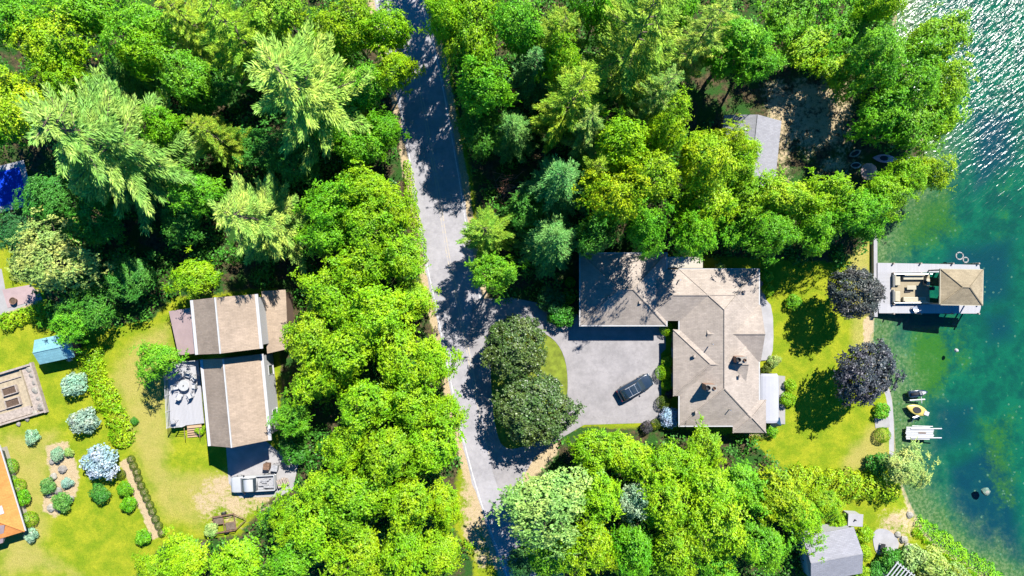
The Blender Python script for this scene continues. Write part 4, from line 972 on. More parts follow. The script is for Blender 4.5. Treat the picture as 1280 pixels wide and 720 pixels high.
def lump_crown(rg, R, hz, zc, nl, per, lo, hi, lr=(.30, .46), zmin=-.35, tilt=.55, flat=1.0, asp=.7, tuft=0, rr=(.46, .80), sep=.82, core=.0):
    d = unit(rg.normal(0, 1, (nl * 6, 3))); d = d[d[:, 2] > zmin]
    keep = []
    for q_ in d:
        if all(np.dot(q_, k) < sep for k in keep): keep.append(q_)
        if len(keep) >= nl: break
    d = np.array(keep); rad = rg.uniform(*rr, (len(d), 1)); rad *= rg.uniform(.86, 1.08, (len(d), 1))
    Lc = d * rad * np.array([R, R, hz]) + np.array([0, 0, zc]); Lr = rg.uniform(*lr, len(d)) * R
    Lc = np.vstack([Lc, [[0, 0, zc + hz * .35], [R * .2, -R * .2, zc]]]); Lr = np.append(Lr, [R * (.42 + core), R * (.4 + core)])
    Cs, Ns = [], []
    for i, (c_, r_) in enumerate(zip(Lc, Lr)):
        n = int(per * (r_ / R / .38) ** 2); u_ = unit(rg.normal(0, 1, (n, 3)) + np.array([0, 0, .38]))
        k = .72 + .36 * rg.random((n, 1)) ** .7
        k *= 1 + .16 * np.sin(u_[:, :1] * 7 + i) * np.cos(u_[:, 1:2] * 6 + 2 * i)
        p_ = c_ + u_ * k * r_ * np.array([1, 1, .8 * flat]); ok = np.ones(n, bool)
        if tuft:
            nt_ = max(7, int(tuft * (r_ / R / .3) ** 2)); tc_ = unit(rg.normal(0, 1, (nt_, 3)) + np.array([0, 0, .25])); w_ = np.argmax(u_ @ tc_.T, axis=1)
            near = np.max(u_ @ tc_.T, axis=1); hgt_ = rg.uniform(.6, 1.45, nt_)[w_]; alive = (rg.random(nt_) > .10)[w_]; ok &= alive | (rg.random(n) < .25)
            fall = np.clip((near - .76) / .24, 0, 1) ** .75
            p_ = c_ + u_ * (r_ * (.62 + .42 * fall * hgt_ + rg.normal(0, .045, n)))[:, None] * np.array([1, 1, .8 * flat])
            u_ = unit(u_ + (u_ - tc_[w_]) * 1.6)
        for j, (c2, r2) in enumerate(zip(Lc, Lr)):
            if j != i: ok &= np.linalg.norm(p_ - c2, axis=1) > r2 * .72
        ok &= (u_[:, 2] > -.55)
        Cs.append(p_[ok]); Ns.append((u_ + np.array([0, 0, .55]))[ok])
    Cp, Nn = np.vstack(Cs), np.vstack(Ns); A, B = leaves_from(Cp, Nn, rg, lo, hi, tilt, asp)
    return Cp, A, B, Lc
def spray_crown(rg, R, hz, zc, ntuft=210, spikes=6, per=14, L=(.35, .95), lo=.12, hi=.28, amp=.3, nbump=13, zmin=-.25, tilt=.4, width=.42, fill=2600, base=.70, skip=.07):
    """crown of star-shaped leaf sprays on an uneven dome"""
    bd = unit(rg.normal(0, 1, (nbump, 3)) + np.array([0, 0, .35])); ba = rg.uniform(.35, 1.3, nbump); bw = rg.uniform(.75, 1.3, nbump) * width
    def radius(d):
        a = np.arccos(np.clip(d @ bd.T, -1, 1)); return base + amp * np.max(ba * np.exp(-(a / bw) ** 2), axis=1)
    i = np.arange(ntuft) + .5; z = 1 - (1 - zmin) * i / ntuft; ph = i * 2.399963; sr = np.sqrt(1 - z * z)
    d = unit(np.column_stack([sr * np.cos(ph), sr * np.sin(ph), z]) + rg.normal(0, .09, (ntuft, 3)))
    rad = radius(d) * rg.uniform(.74, 1.14, ntuft)
    ax = np.array([R, R, hz]); T_ = d * rad[:, None] * ax + np.array([0, 0, zc]); nrm = unit(d / ax + np.array([0, 0, .10]))
    Cs, Ns = [], []
    for c_, n_ in zip(T_, nrm):
        if rg.random() < skip: continue
        t1 = unit(np.cross(n_, rg.normal(0, 1, 3))); t2 = np.cross(n_, t1); k = spikes + rg.integers(-1, 3); a0 = rg.uniform(0, 6.3); big = rg.uniform(.7, 1.25)
        for j in range(k):
            a = a0 + 2 * PI * j / k + rg.normal(0, .25); ln = rg.uniform(*L) * big; m = max(4, int(per * ln / L[1])); s_ = rg.random((m, 1)) ** .8
            dv = t1 * math.cos(a) + t2 * math.sin(a) + n_ * rg.uniform(-.15, .45)
            Cs.append(c_ + dv * ln * s_ - np.array([0, 0, .25]) * ln * s_ ** 2 + rg.normal(0, .085, (m, 3)) * (1.25 - s_)); Ns.append(n_ * .7 + dv * .35 * s_ + np.array([0, 0, .45]) + 0 * s_)
        m = per; Cs.append(c_ + rg.normal(0, .16, (m, 3)) + n_ * .14); Ns.append(np.repeat((n_ + np.array([0, 0, .4]))[None], m, 0))
    u_ = unit(rg.normal(0, 1, (fill, 3)) + np.array([0, 0, .3])); u_ = u_[u_[:, 2] > -.4]
    Cs.append(u_ * (radius(u_) * rg.uniform(.55, .86, len(u_)))[:, None] * ax + np.array([0, 0, zc])); Ns.append(u_ + np.array([0, 0, .3]))
    Cp, Nn = np.vstack(Cs), np.vstack(Ns); A, B = leaves_from(Cp, Nn, rg, lo, hi, tilt)
    return Cp, A, B, T_[d[:, 2] > 0][::9]
def trunk_mb(h, r0, limbs, zsplit, lean=0):
    m = MB(); m.tube([(0, 0, 0), (0.05, 0.02, h * .4), (.0, .0, h)], [r0, r0 * .75, r0 * .3], 8)
    for p in limbs:
        z = zsplit + random.uniform(-.4, .6); q_ = Vector((p[0] * .45, p[1] * .45, z + (p[2] - z) * .6)); m.tube([(0, 0, z), q_, p], [r0 * .42, r0 * .25, r0 * .08], 6)
    return m
PROTO = {}
def add_proto(kind, crown_me, trunk_me, R, hh): PROTO.setdefault(kind, []).append((crown_me, trunk_me, R, hh))
# broad crowns: R 4 m, 10 m tall
for k in range(9):
    rg_ = np.random.default_rng(100 + k)
    Cp, A, B, Lc = spray_crown(rg_, 4.1, 3.4, 6.2, ntuft=185, nbump=15 + 3 * (k % 4), amp=.50 + .06 * (k % 3), width=.25 + .045 * (k % 3), base=.50, L=(.45, 1.2), per=20, skip=.10, fill=1700, spikes=5, lo=.12, hi=.27)
    add_proto('broad', quads_mesh('crown', Cp, A, B, M['leaf']), trunk_mb(7.0, .22, [tuple(p) for p in Lc[::2]], 3.2).mesh('trunk', M['bark']), 4.0, 10.0)
# glossy and purple crowns: smaller lumps, rougher
for kind, mt in (('gloss', 'leaf_gloss'), ('purple', 'leaf_purple')):
    for k in range(2):
        rg_ = np.random.default_rng(200 + k)
        Cp, A, B, Lc = spray_crown(rg_, 4.1, 3.4, 5.5, ntuft=270, L=(.3, .75), per=15, amp=.24, nbump=18, width=.34, tilt=.6, fill=5000)
        add_proto(kind, quads_mesh('crown', Cp, A, B, M[mt]), trunk_mb(6.0, .22, [tuple(p) for p in Lc[::2]], 2.2).mesh('trunk', M['bark']), 4.0, 9.0)
def conifer(rg, R, h, z0, whorl, nbr, rise, droop, bl, bw, twk=.26, dens=1.0, powr=.8, up=.25):
    Cs, As, Bs = [], [], []; stems = []
    z = z0
    while z < h - .25:
        f = (z - z0) / (h - z0); Lm = R * (1 - f) ** powr * (.9 if f > .08 else .8) + .25
        nb = max(4, int(nbr * (1 - .35 * f))); a0 = rg.uniform(0, 2 * PI)
        for j in range(nb):
            a = a0 + 2 * PI * j / nb + rg.normal(0, .2); L_ = Lm * rg.uniform(.62, 1.12); rs = rise + rg.normal(0, .06); dr = droop * rg.uniform(.6, 1.3)
            dv = np.array([math.cos(a), math.sin(a), 0]); sv_ = np.array([-math.sin(a), math.cos(a), 0])
            pos = lambda s_: np.array([0, 0, z]) + dv * L_ * s_ + np.array([0, 0, L_ * (rs * s_ + dr * s_ * s_)])
            if L_ > .8: stems.append((tuple(pos(0)), tuple(pos(.55)), tuple(pos(.95))))
            ns = max(3, int(L_ * 4.2 * dens))
            for q_ in range(ns):
                s_ = .22 + .8 * (q_ + rg.random() * .6) / ns
                for sd in (-1, 1):
                    tl_ = (twk * L_ * (1.12 - s_) * rg.uniform(.6, 1.2) + .22)
                    td = unit(dv * .75 + sv_ * sd * (.9 - .3 * s_) + np.array([0, 0, up * rg.normal(.3, .5)]))
                    nb_ = max(2, int(tl_ * 7 * dens))
                    base = pos(min(s_, 1.02)); w_ = (rg.random((nb_, 1)) * .95 + .05) * tl_
                    c_ = base + td * w_ + rg.normal(0, .05, (nb_, 3))
                    bd = unit(td * .8 + dv * .5 + rg.normal(0, .28, (nb_, 3)) + np.array([0, 0, up * .6]))
                    nr = unit(rg.normal(0, .5, (nb_, 3)) + np.array([0, 0, 1.])); b_ = unit(np.cross(bd, nr)); ln = rg.uniform(.7, 1.25, (nb_, 1))
                    Cs.append(c_); As.append(bd * bl * ln / 2); Bs.append(b_ * bw / 2)
        z += whorl * rg.uniform(.75, 1.25)
    n = 60; c_ = np.array([0, 0, h - .2]) + rg.normal(0, .12, (n, 3)); bd = unit(rg.normal(0, .5, (n, 3)) + np.array([0, 0, .8])); b_ = unit(np.cross(bd, rg.normal(0, 1, (n, 3))))
    Cs.append(c_); As.append(bd * bl / 2); Bs.append(b_ * bw / 2)
    return np.vstack(Cs), np.vstack(As), np.vstack(Bs), stems
def add_conifer(kind, seed, R, h, *a, **kw):
    rg_ = np.random.default_rng(seed); Cp, A, B, stems = conifer(rg_, R, h, *a, **kw)
    m = MB(); m.tube([(0, 0, 0), (0, 0, h * .5), (0, 0, h - .2)], [.24, .11, .015], 8)
    for s_ in stems[::2]: m.tube(s_, [.055, .035, .012], 4)
    add_proto(kind, quads_mesh('crown', Cp, A, B, M['needle']), m.mesh('trunk', M['bark']), R, h)
for k in range(5): add_conifer('pine', 300 + k, 5.0, 16.0, 3.0, .95, 7, .10, .10, .36, .075, twk=.27, dens=2.1, powr=.58, up=.22)
for k in range(3): add_conifer('spruce', 320 + k, 4.0, 15.0, 1.5, .70, 8, .02, -.14, .28, .085, twk=.25, dens=1.9, powr=.8, up=.1)
# low shrubs: R 1 m, 1.4 m tall
for k in range(4):
    rg_ = np.random.default_rng(400 + k); Cp, A, B, Lc = lump_crown(rg_, 1.0, .68, .66, 16, 230, .10, .2, lr=(.34, .5), zmin=-.3)
    add_proto('shrub', quads_mesh('foliage', Cp, A, B, M['leaf']), trunk_mb(.8, .05, [tuple(p) for p in Lc[::4]], .15).mesh('stem', M['bark']), 1.0, 1.4)
for k in range(2):
    rg_ = np.random.default_rng(420 + k); u_ = unit(rg_.normal(0, 1, (2600, 3))); u_ = u_[u_[:, 2] > -.6]
    Cp = u_ * rg_.uniform(.88, 1.02, (len(u_), 1)) * np.array([1, 1, .75]) + np.array([0, 0, .68]); A, B = leaves_from(Cp, u_, rg_, .07, .13, .4)
    add_proto('ball', quads_mesh('foliage', Cp, A, B, M['leaf']), trunk_mb(.8, .05, [], .2).mesh('stem', M['bark']), 1.0, 1.4)
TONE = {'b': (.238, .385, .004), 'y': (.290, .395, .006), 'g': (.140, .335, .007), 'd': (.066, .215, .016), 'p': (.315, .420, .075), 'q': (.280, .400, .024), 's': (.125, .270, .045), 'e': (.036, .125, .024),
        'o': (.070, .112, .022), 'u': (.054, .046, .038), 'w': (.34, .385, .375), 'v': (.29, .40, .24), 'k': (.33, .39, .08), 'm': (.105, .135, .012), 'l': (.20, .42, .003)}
NAMES = {'broad': ('broadleaf_tree', 'tree'), 'pine': ('pine_tree', 'pine'), 'spruce': ('spruce_tree', 'spruce'), 'gloss': ('evergreen_tree', 'tree'), 'purple': ('plum_tree', 'tree'), 'shrub': ('shrub', 'shrub'), 'ball': ('clipped_shrub', 'shrub')}
CZ = {'broad': .66, 'pine': .62, 'spruce': .5, 'gloss': .62, 'purple': .62, 'shrub': .5, 'ball': .5}
count = {}
def plant(kind, px, py, rpx, tone, label, group, h=None, hk=None, mesh=None):
    i = count.get(kind, 0); count[kind] = i + 1
    cm, tm, R, hh = PROTO[kind][(i if mesh is None else mesh) % len(PROTO[kind])]
    r0 = rpx / S
    if h is None:
        h = {'broad': r0 * 1.75 + 4.0, 'pine': r0 * 1.5 + 5.5, 'spruce': r0 * 2.0 + 6.0, 'gloss': r0 * 1.5 + 1.6, 'purple': r0 * 1.5 + 2.2, 'shrub': r0 * 1.5, 'ball': r0 * 1.5}[kind]
        if hk: h *= hk
    zc = h * CZ[kind]; r = r0 * (H - zc) / H * (1.05 if kind in ('broad', 'gloss', 'purple') else 1.0)
    x, y = P(px, py, zc); zg = gz(x, y)
    nm, cat = NAMES[kind]
    root = empty(nm, (x, y, zg - .03), random.uniform(0, 2 * PI), label, cat, group); root.scale = (r / R, r / R, h / hh)
    if kind in ('broad', 'gloss', 'purple', 'pine'):
        q_ = random.uniform(.84, 1.19); root.scale = (r / R * q_, r / R / q_, h / hh); root.rotation_euler = (random.uniform(-.06, .06), random.uniform(-.06, .06), root.rotation_euler.z)
    c_ = bpy.data.objects.new('foliage' if kind in ('shrub', 'ball') else 'crown', cm); COL.objects.link(c_); c_.parent = root
    t_ = bpy.data.objects.new('stem' if kind in ('shrub', 'ball') else 'trunk', tm); COL.objects.link(t_); t_.parent = root
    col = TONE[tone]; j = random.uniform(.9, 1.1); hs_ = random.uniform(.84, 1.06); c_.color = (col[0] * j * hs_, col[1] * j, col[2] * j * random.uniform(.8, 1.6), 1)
    return root
GN, GC, GS, GE = 'trees in the wood left of the road', 'trees north of the bungalow', 'trees south of the bungalow', 'trees along the upper lakeshore'
GM = 'bright broadleaf trees beside the gabled house'
T = [ # kind, px, py, r, tone, label, group
('pine', 122, 178, 98, 'p', 'huge pale feathery pine in the far left wood, right of the blue pool', GN, 19),
('pine', 388, 98, 92, 'p', 'huge pale feathery pine in the upper wood, nearest the road of the two biggest', GN, 19),
('pine', 326, 272, 60, 'p', 'pale feathery pine just above the roof of the tall gabled house', GN, 15.5),
('pine', 290, 42, 50, 'q', 'yellowish pine at the top, left of the huge pine near the road', GN, 16),
('broad', 30, 128, 46, 'y', 'yellow-green tree at the left edge, up-left of the huge far-left pine', GN, 12),
('broad', 12, 20, 40, 'g', 'mid-green tree filling the upper left corner', GN, 12),
('broad', 62, 52, 44, 'y', 'bright tree near the upper left corner, second from the left edge', GN, 12),
('broad', 108, 18, 40, 'g', 'mid-green tree at the top edge above the far-left huge pine', GN, 11),
('broad', 170, 28, 42, 'g', 'mid-green tree at the top edge, third from the left corner', GN, 11),
('pine', 228, 26, 40, 'q', 'smaller yellow-green pine at the top edge, third conifer left of the road', GN, 12),
('spruce', 165, 92, 36, 's', 'grey-green spruce in a gap above the far-left huge pine', GN, 8),
('broad', 228, 92, 40, 'g', 'mid-green tree between the far-left huge pine and the yellowish pine', GN, 10),
('pine', 262, 172, 34, 'q', 'small yellow-green pine midway between the two huge pines', GN, 11),
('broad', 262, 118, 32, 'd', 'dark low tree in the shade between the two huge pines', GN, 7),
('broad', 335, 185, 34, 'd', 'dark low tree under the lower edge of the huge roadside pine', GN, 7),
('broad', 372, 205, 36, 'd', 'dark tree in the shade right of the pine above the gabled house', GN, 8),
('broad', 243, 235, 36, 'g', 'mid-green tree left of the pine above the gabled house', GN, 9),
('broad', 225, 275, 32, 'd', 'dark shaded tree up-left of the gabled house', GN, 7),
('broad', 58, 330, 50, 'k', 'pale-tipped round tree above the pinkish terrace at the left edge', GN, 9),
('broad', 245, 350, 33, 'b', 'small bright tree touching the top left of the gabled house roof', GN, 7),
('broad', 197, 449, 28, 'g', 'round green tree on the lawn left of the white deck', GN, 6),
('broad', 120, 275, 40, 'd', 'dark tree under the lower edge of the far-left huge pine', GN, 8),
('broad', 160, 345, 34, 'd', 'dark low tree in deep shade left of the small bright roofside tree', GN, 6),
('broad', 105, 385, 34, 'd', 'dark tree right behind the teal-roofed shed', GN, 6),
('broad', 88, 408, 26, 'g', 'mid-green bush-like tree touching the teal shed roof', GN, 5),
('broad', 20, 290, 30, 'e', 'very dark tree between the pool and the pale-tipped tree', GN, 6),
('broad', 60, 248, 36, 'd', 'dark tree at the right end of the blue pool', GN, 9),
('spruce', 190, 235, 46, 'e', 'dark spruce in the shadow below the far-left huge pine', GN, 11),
('broad', 438, 38, 42, 'b', 'bright tree at the top between the huge pine and the road', GN, 12),
('broad', 478, 40, 36, 'b', 'bright tree at the top edge leaning over the road', GN, 11),
('broad', 492, 78, 30, 'b', 'bright tree reaching furthest over the road near the top', GN, 10),
('broad', 458, 110, 36, 'g', 'mid-green tree left of the road, beside the sunlit road patch', GN, 10),
('broad', 478, 158, 28, 'g', 'green roadside tree just below the sunlit road patch', GN, 8),
('broad', 445, 185, 34, 'g', 'mid-green tree two crowns left of the road, below the huge pine', GN, 9),
('broad', 412, 245, 38, 'g', 'mid-green tree right of the pine above the gabled house', GN, 10),
('broad', 462, 232, 38, 'b', 'bright tree left of the road where the shade on it ends', GN, 10),
('broad', 490, 268, 32, 'b', 'bright roadside tree beside the first sunlit stretch of road', GN, 9),
('broad', 455, 285, 40, 'b', 'bright tree one crown in from the sunlit stretch of road', GN, 10),
('broad', 410, 300, 34, 'g', 'mid-green tree between the gabled house pine and the bright roadside trees', GN, 9),
('broad', 500, 322, 36, 'b', 'bright roadside tree opposite the yellowish pine', GM, 9),
('broad', 450, 335, 40, 'b', 'bright tree up-right of the gabled house, above its shaded lean-to', GM, 10),
('broad', 516, 372, 30, 'y', 'yellowish roadside tree facing the upper mouth of the driveway', GM, 7),
('broad', 418, 372, 40, 'b', 'bright tree right of the shaded lean-to of the gabled house', GM, 11),
('broad', 470, 392, 44, 'b', 'big bright tree in the middle of the belt between gabled house and road', GM, 12),
('broad', 385, 425, 42, 'b', 'bright tree hanging over the right eave of the gabled house', GM, 11),
('broad', 438, 440, 46, 'b', 'large bright tree level with the lower gable block, midway to the road', GM, 12),
('broad', 500, 445, 44, 'b', 'bright tree left of the road, facing the island evergreens', GM, 12),
('broad', 545, 452, 34, 'b', 'bright tree overhanging the road beside the upper island evergreen', GM, 11),
('broad', 398, 475, 36, 'b', 'bright tree beside the lower right wall of the gabled house', GM, 10),
('broad', 455, 500, 42, 'b', 'bright tree right of the dark green tree by the house corner', GM, 12),
('broad', 518, 500, 40, 'b', 'bright tree left of the road beside the lower island evergreen', GM, 11),
('broad', 556, 518, 32, 'b', 'bright tree overhanging the road beside the lower island evergreen', GM, 10),
('broad', 366, 528, 28, 'g', 'darker green tree at the lower right corner of the gabled house', GM, 7),
('broad', 430, 556, 36, 'b', 'bright tree right of the pickup and its concrete pad', GM, 11),
('broad', 485, 558, 44, 'b', 'big bright tree midway between the pickup and the road', GM, 12),
('broad', 543, 565, 38, 'b', 'bright tree at the road edge facing the lower driveway mouth', GM, 11),
('broad', 404, 606, 33, 'b', 'bright tree directly right of the firewood behind the pickup', GM, 10),
('broad', 450, 622, 44, 'b', 'big bright tree below and right of the pickup', GM, 12),
('broad', 508, 622, 40, 'b', 'bright tree left of the sandy road shoulder', GM, 11),
('broad', 552, 630, 30, 'b', 'small bright tree touching the sandy road shoulder', GM, 8),
('broad', 366, 650, 34, 'b', 'bright tree just right of the rusty trailer', GM, 9),
('broad', 300, 705, 40, 'b', 'bright tree at the bottom edge below the rusty trailer', GM, 8),
('broad', 230, 700, 40, 'b', 'bright tree at the bottom edge right of the diagonal shrub row', GM, 7),
('broad', 195, 712, 28, 'b', 'small bright tree at the bottom end of the diagonal shrub row', GM, 5),
('broad', 395, 668, 42, 'b', 'bright tree lower middle, two crowns right of the trailer', GM, 11),
('broad', 365, 705, 40, 'g', 'mid-green tree at the bottom edge right of the trailer', GM, 9),
('broad', 445, 690, 42, 'b', 'bright tree at the bottom edge, fourth crown left of the road', GM, 11),
('broad', 500, 685, 40, 'b', 'bright tree at the bottom edge, second crown left of the road', GM, 10),
('broad', 548, 690, 36, 'b', 'bright tree at the bottom edge nearest the road on its left', GM, 9),
('broad', -10, 150, 44, 'g', 'mid-green tree cut by the left edge above the blue pool', GN, 11),
('broad', 345, 12, 40, 'q', 'yellowish tree at the top edge just left of the huge roadside pine', GN, 12),
('broad', 205, 165, 30, 'g', 'mid-green tree touching the right side of the far-left huge pine', GN, 10),
('broad', 180, 60, 34, 'b', 'bright tree left of the dark gap above the far-left huge pine', GN, 11),
('broad', 75, 98, 30, 'b', 'bright tree at the upper left tips of the far-left huge pine', GN, 11),
('broad', 418, 165, 28, 'g', 'mid-green tree touching the lower right of the huge roadside pine', GN, 10),
# north of the bungalow
('broad', 745, 12, 36, 'g', 'mid-green tree at the top edge touching the tallest pale pine from the left', GC, 12),
('broad', 700, 72, 32, 'b', 'bright tree between the creased light conifer and the top edge', GC, 11),
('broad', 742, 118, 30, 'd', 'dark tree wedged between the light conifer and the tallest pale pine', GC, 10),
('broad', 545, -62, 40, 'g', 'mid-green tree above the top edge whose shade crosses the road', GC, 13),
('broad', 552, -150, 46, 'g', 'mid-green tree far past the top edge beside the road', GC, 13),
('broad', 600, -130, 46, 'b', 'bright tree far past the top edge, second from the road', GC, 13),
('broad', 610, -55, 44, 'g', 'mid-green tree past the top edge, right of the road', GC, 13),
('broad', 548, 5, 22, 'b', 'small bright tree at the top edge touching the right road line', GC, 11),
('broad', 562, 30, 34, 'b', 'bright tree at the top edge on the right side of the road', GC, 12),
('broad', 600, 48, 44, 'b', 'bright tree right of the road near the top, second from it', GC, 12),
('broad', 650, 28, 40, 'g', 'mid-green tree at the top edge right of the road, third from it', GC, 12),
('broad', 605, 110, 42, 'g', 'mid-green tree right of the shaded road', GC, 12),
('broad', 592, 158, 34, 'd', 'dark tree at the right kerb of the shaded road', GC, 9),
('spruce', 640, 165, 34, 's', 'grey-green spruce above the reddish brush pile', GC, 9),
('spruce', 668, 88, 36, 's', 'light-tipped spruce left of the creased light conifer', GC, 10),
('pine', 698, 32, 38, 'q', 'yellow-green pine at the top edge left of the tallest pale pine', GC, 12),
('pine', 795, 52, 70, 'q', 'tallest pale pine at the top right of centre', GC, 19),
('pine', 712, 128, 52, 'q', 'light conifer between the dark roadside trees and the tallest pale pine', GC, 16),
('pine', 880, 45, 42, 'p', 'pale pine right of the tallest pale pine', GC, 15),
('pine', 815, 125, 34, 'p', 'small pale pine right below the tallest pale pine', GC, 13),
('spruce', 698, 230, 46, 's', 'light-tipped spruce straight above the left corner of the garage roof', GC, 14),
('spruce', 690, 300, 44, 's', 'dark spruce nearest the left corner of the garage roof', GC, 13),
('pine', 612, 292, 38, 'q', 'yellowish pine at the right road edge above the driveway mouth', GC, 10),
('broad', 622, 340, 32, 'g', 'green tree below the yellowish roadside pine', GC, 9),
('pine', 742, 170, 34, 'p', 'small pale pine in the middle of the trees above the garage', GC, 13),
('broad', 655, 265, 30, 'd', 'dark tree right of the reddish brush pile', GC, 8),
('pine', 745, 218, 34, 'q', 'yellow-green pine above the garage roof, left of the yellow ones', GC, 11),
('broad', 782, 190, 42, 'b', 'bright tree in the middle of the belt above the bungalow', GC, 13),
('broad', 768, 255, 42, 'y', 'yellow-green tree above the middle of the garage roof', GC, 14),
('broad', 820, 228, 46, 'y', 'big yellow-green tree above the joint of garage and main roof', GC, 13),
('broad', 826, 172, 36, 'b', 'bright tree below the small pale pine, left of the dark clearing', GC, 13),
('broad', 872, 192, 44, 'y', 'yellow-green tree at the left end of the grey cabin', GC, 12),
('broad', 885, 248, 44, 'b', 'bright tree above the main roof of the bungalow', GC, 8),
('broad', 812, 285, 32, 'g', 'mid-green tree shading the edge of the garage roof', GC, 13),
('broad', 860, 290, 32, 'g', 'mid-green tree shading the joint of the bungalow roofs', GC, 10),
('broad', 748, 292, 32, 'd', 'dark tree at the upper edge of the garage roof', GC, 13),
('broad', 930, 190, 28, 'b', 'small bright tree standing in front of the grey cabin roof', GC, 8),
('broad', 905, 172, 24, 'y', 'small yellow-green tree at the upper left corner of the grey cabin', GC, 9),
('broad', 925, 222, 26, 'b', 'small bright tree at the lower left corner of the grey cabin', GC, 8),
('broad', 935, 245, 38, 'b', 'bright tree directly below the grey cabin', GC, 7),
('broad', 920, 285, 30, 'g', 'mid-green tree behind the upper right corner of the bungalow', GC, 4.5),
('broad', 985, 250, 36, 'y', 'yellow-green tree below the sandy clearing', GC, 8),
('broad', 968, 285, 32, 'g', 'mid-green tree two crowns left of the seawall hedge trees', GC, 8),
('broad', 1030, 250, 34, 'b', 'bright tree below the beached pale dinghy', GC, 8),
('broad', 1018, 285, 32, 'g', 'green tree on the upper rim of the lake lawn', GC, 8),
('broad', 1070, 262, 36, 'g', 'green tree left of the lake bay above the dock', GC, 9),
('broad', 1105, 245, 32, 'b', 'bright tree leaning over the bay below the tan umbrella', GC, 8),
('broad', 1140, 222, 28, 'b', 'bright tree on the shore right of the tan umbrella', GC, 7),
('broad', 1172, 213, 26, 'y', 'yellow-green tree reaching furthest over the lake by the white kayak', GC, 6),
('broad', 1085, 285, 22, 'g', 'small green tree at the top end of the seawall', GC, 5),
# upper lakeshore
('broad', 930, 48, 42, 'g', 'mid-green tree right of the pale pines at the top', GE, 12),
('broad', 905, 78, 30, 'g', 'mid-green tree hanging over the dark clearing from above', GE, 10),
('broad', 985, 22, 40, 'g', 'mid-green tree at the top edge above the sandy clearing', GE, 8),
('broad', 945, 76, 33, 'g', 'mid-green tree just above the sandy clearing', GE, 11),
('broad', 1012, 58, 38, 'b', 'bright tree up-right of the sandy clearing', GE, 6.5),
('broad', 1062, 28, 40, 'g', 'mid-green tree at the top edge, fourth in from the lake', GE, 7.5),
('broad', 1100, 10, 30, 'b', 'bright tree at the top edge beside the small water gap', GE, 11),
('broad', 1062, 88, 36, 'b', 'bright tree right of the sandy clearing', GE, 7),
('broad', 1100, 72, 40, 'g', 'mid-green tree below the small water gap at the top', GE, 12),
('broad', 1168, 48, 42, 'b', 'bright tree overhanging the glittering water at the top', GE, 11),
('broad', 1140, 98, 42, 'g', 'mid-green tree in the middle of the shore group', GE, 12),
('broad', 1188, 108, 34, 'b', 'bright tree reaching furthest over the glittering lake', GE, 10),
('broad', 1180, 142, 32, 'b', 'bright tree over the water below the furthest-reaching one', GE, 9),
('broad', 1098, 138, 38, 'g', 'green tree above the pink kayak', GE, 10),
('broad', 1142, 155, 36, 'g', 'green tree above the short white kayak', GE, 9),
('broad', 855, 8, 34, 'g', 'mid-green tree at the top edge behind the tallest pale pine', GE, 11),
# south of the bungalow
('broad', 684, 622, 61, 'p', 'broad pale tree at the lower driveway mouth right of the road', GS, 12),
('broad', 738, 565, 36, 'b', 'bright tree along the lower edge of the forecourt, left end', GS, 8),
('broad', 785, 572, 38, 'b', 'bright tree below the middle of the forecourt', GS, 9),
('broad', 835, 585, 36, 'b', 'bright tree below the pale blue hydrangea', GS, 9),
('broad', 882, 562, 30, 'b', 'bright tree against the lower wall of the bungalow', GS, 6),
('broad', 745, 618, 36, 'b', 'bright tree right of the broad pale tree', GS, 11),
('broad', 790, 628, 28, 'v', 'grey-green pale tree amid the bright ones below the forecourt', GS, 9),
('broad', 832, 632, 40, 'b', 'bright tree in the middle of the lower right wood', GS, 12),
('broad', 885, 610, 40, 'b', 'bright tree below the lower wall of the bungalow, second row', GS, 11),
('broad', 740, 678, 42, 'b', 'bright tree at the bottom, right of the broad pale tree', GS, 11),
('broad', 795, 685, 40, 'g', 'mid-green tree at the bottom below the grey-green pale tree', GS, 10),
('broad', 845, 688, 42, 'b', 'bright tree at the bottom edge, middle of the lower right wood', GS, 11),
('broad', 900, 660, 44, 'b', 'big bright tree at the bottom, two crowns left of the grey cottage', GS, 12),
('broad', 935, 610, 36, 'g', 'mid-green tree at the lower left corner of the lake lawn', GS, 8),
('broad', 975, 625, 40, 'y', 'pale yellow-green tree at the left end of the long hedge', GS, 9),
('broad', 955, 680, 38, 'g', 'dark-hearted green tree left of the grey cottage', GS, 9),
('broad', 1005, 648, 32, 'b', 'bright tree overlapping the roof corner of the grey cottage', GS, 7),
('broad', 900, 712, 34, 'g', 'mid-green tree at the bottom edge below the big bright tree', GS, 9),
('broad', 690, 700, 34, 'g', 'mid-green tree at the bottom edge below the broad pale tree', GS, 7),
('broad', 655, 702, 24, 'e', 'dark tree in shade at the bottom right of the road', GS, 5),
('broad', 1035, 632, 24, 'b', 'small bright tree left of the white tool hut', GS, 5),
('broad', 1136, 590, 29, 'k', 'pale willow-like tree at the lake end of the long hedge', GS, 5),
('gloss', 647, 436, 44, 'o', 'upper of the two dark speckled evergreens on the driveway island', 'dark evergreens on the driveway island', 7),
('gloss', 666, 511, 49, 'o', 'lower of the two dark speckled evergreens on the driveway island', 'dark evergreens on the driveway island', 7),
('purple', 1069, 368, 36, 'u', 'dark purple plum tree beside the inner end of the dock', 'purple plum trees by the lake', 7.5),
('purple', 1079, 467, 40, 'u', 'dark purple plum tree on the shore below the dock', 'purple plum trees by the lake', 7.5),
]
HM = {GN: 1.28, GC: 1.4, GS: 1.12, GE: 1.1, GM: 1.1}
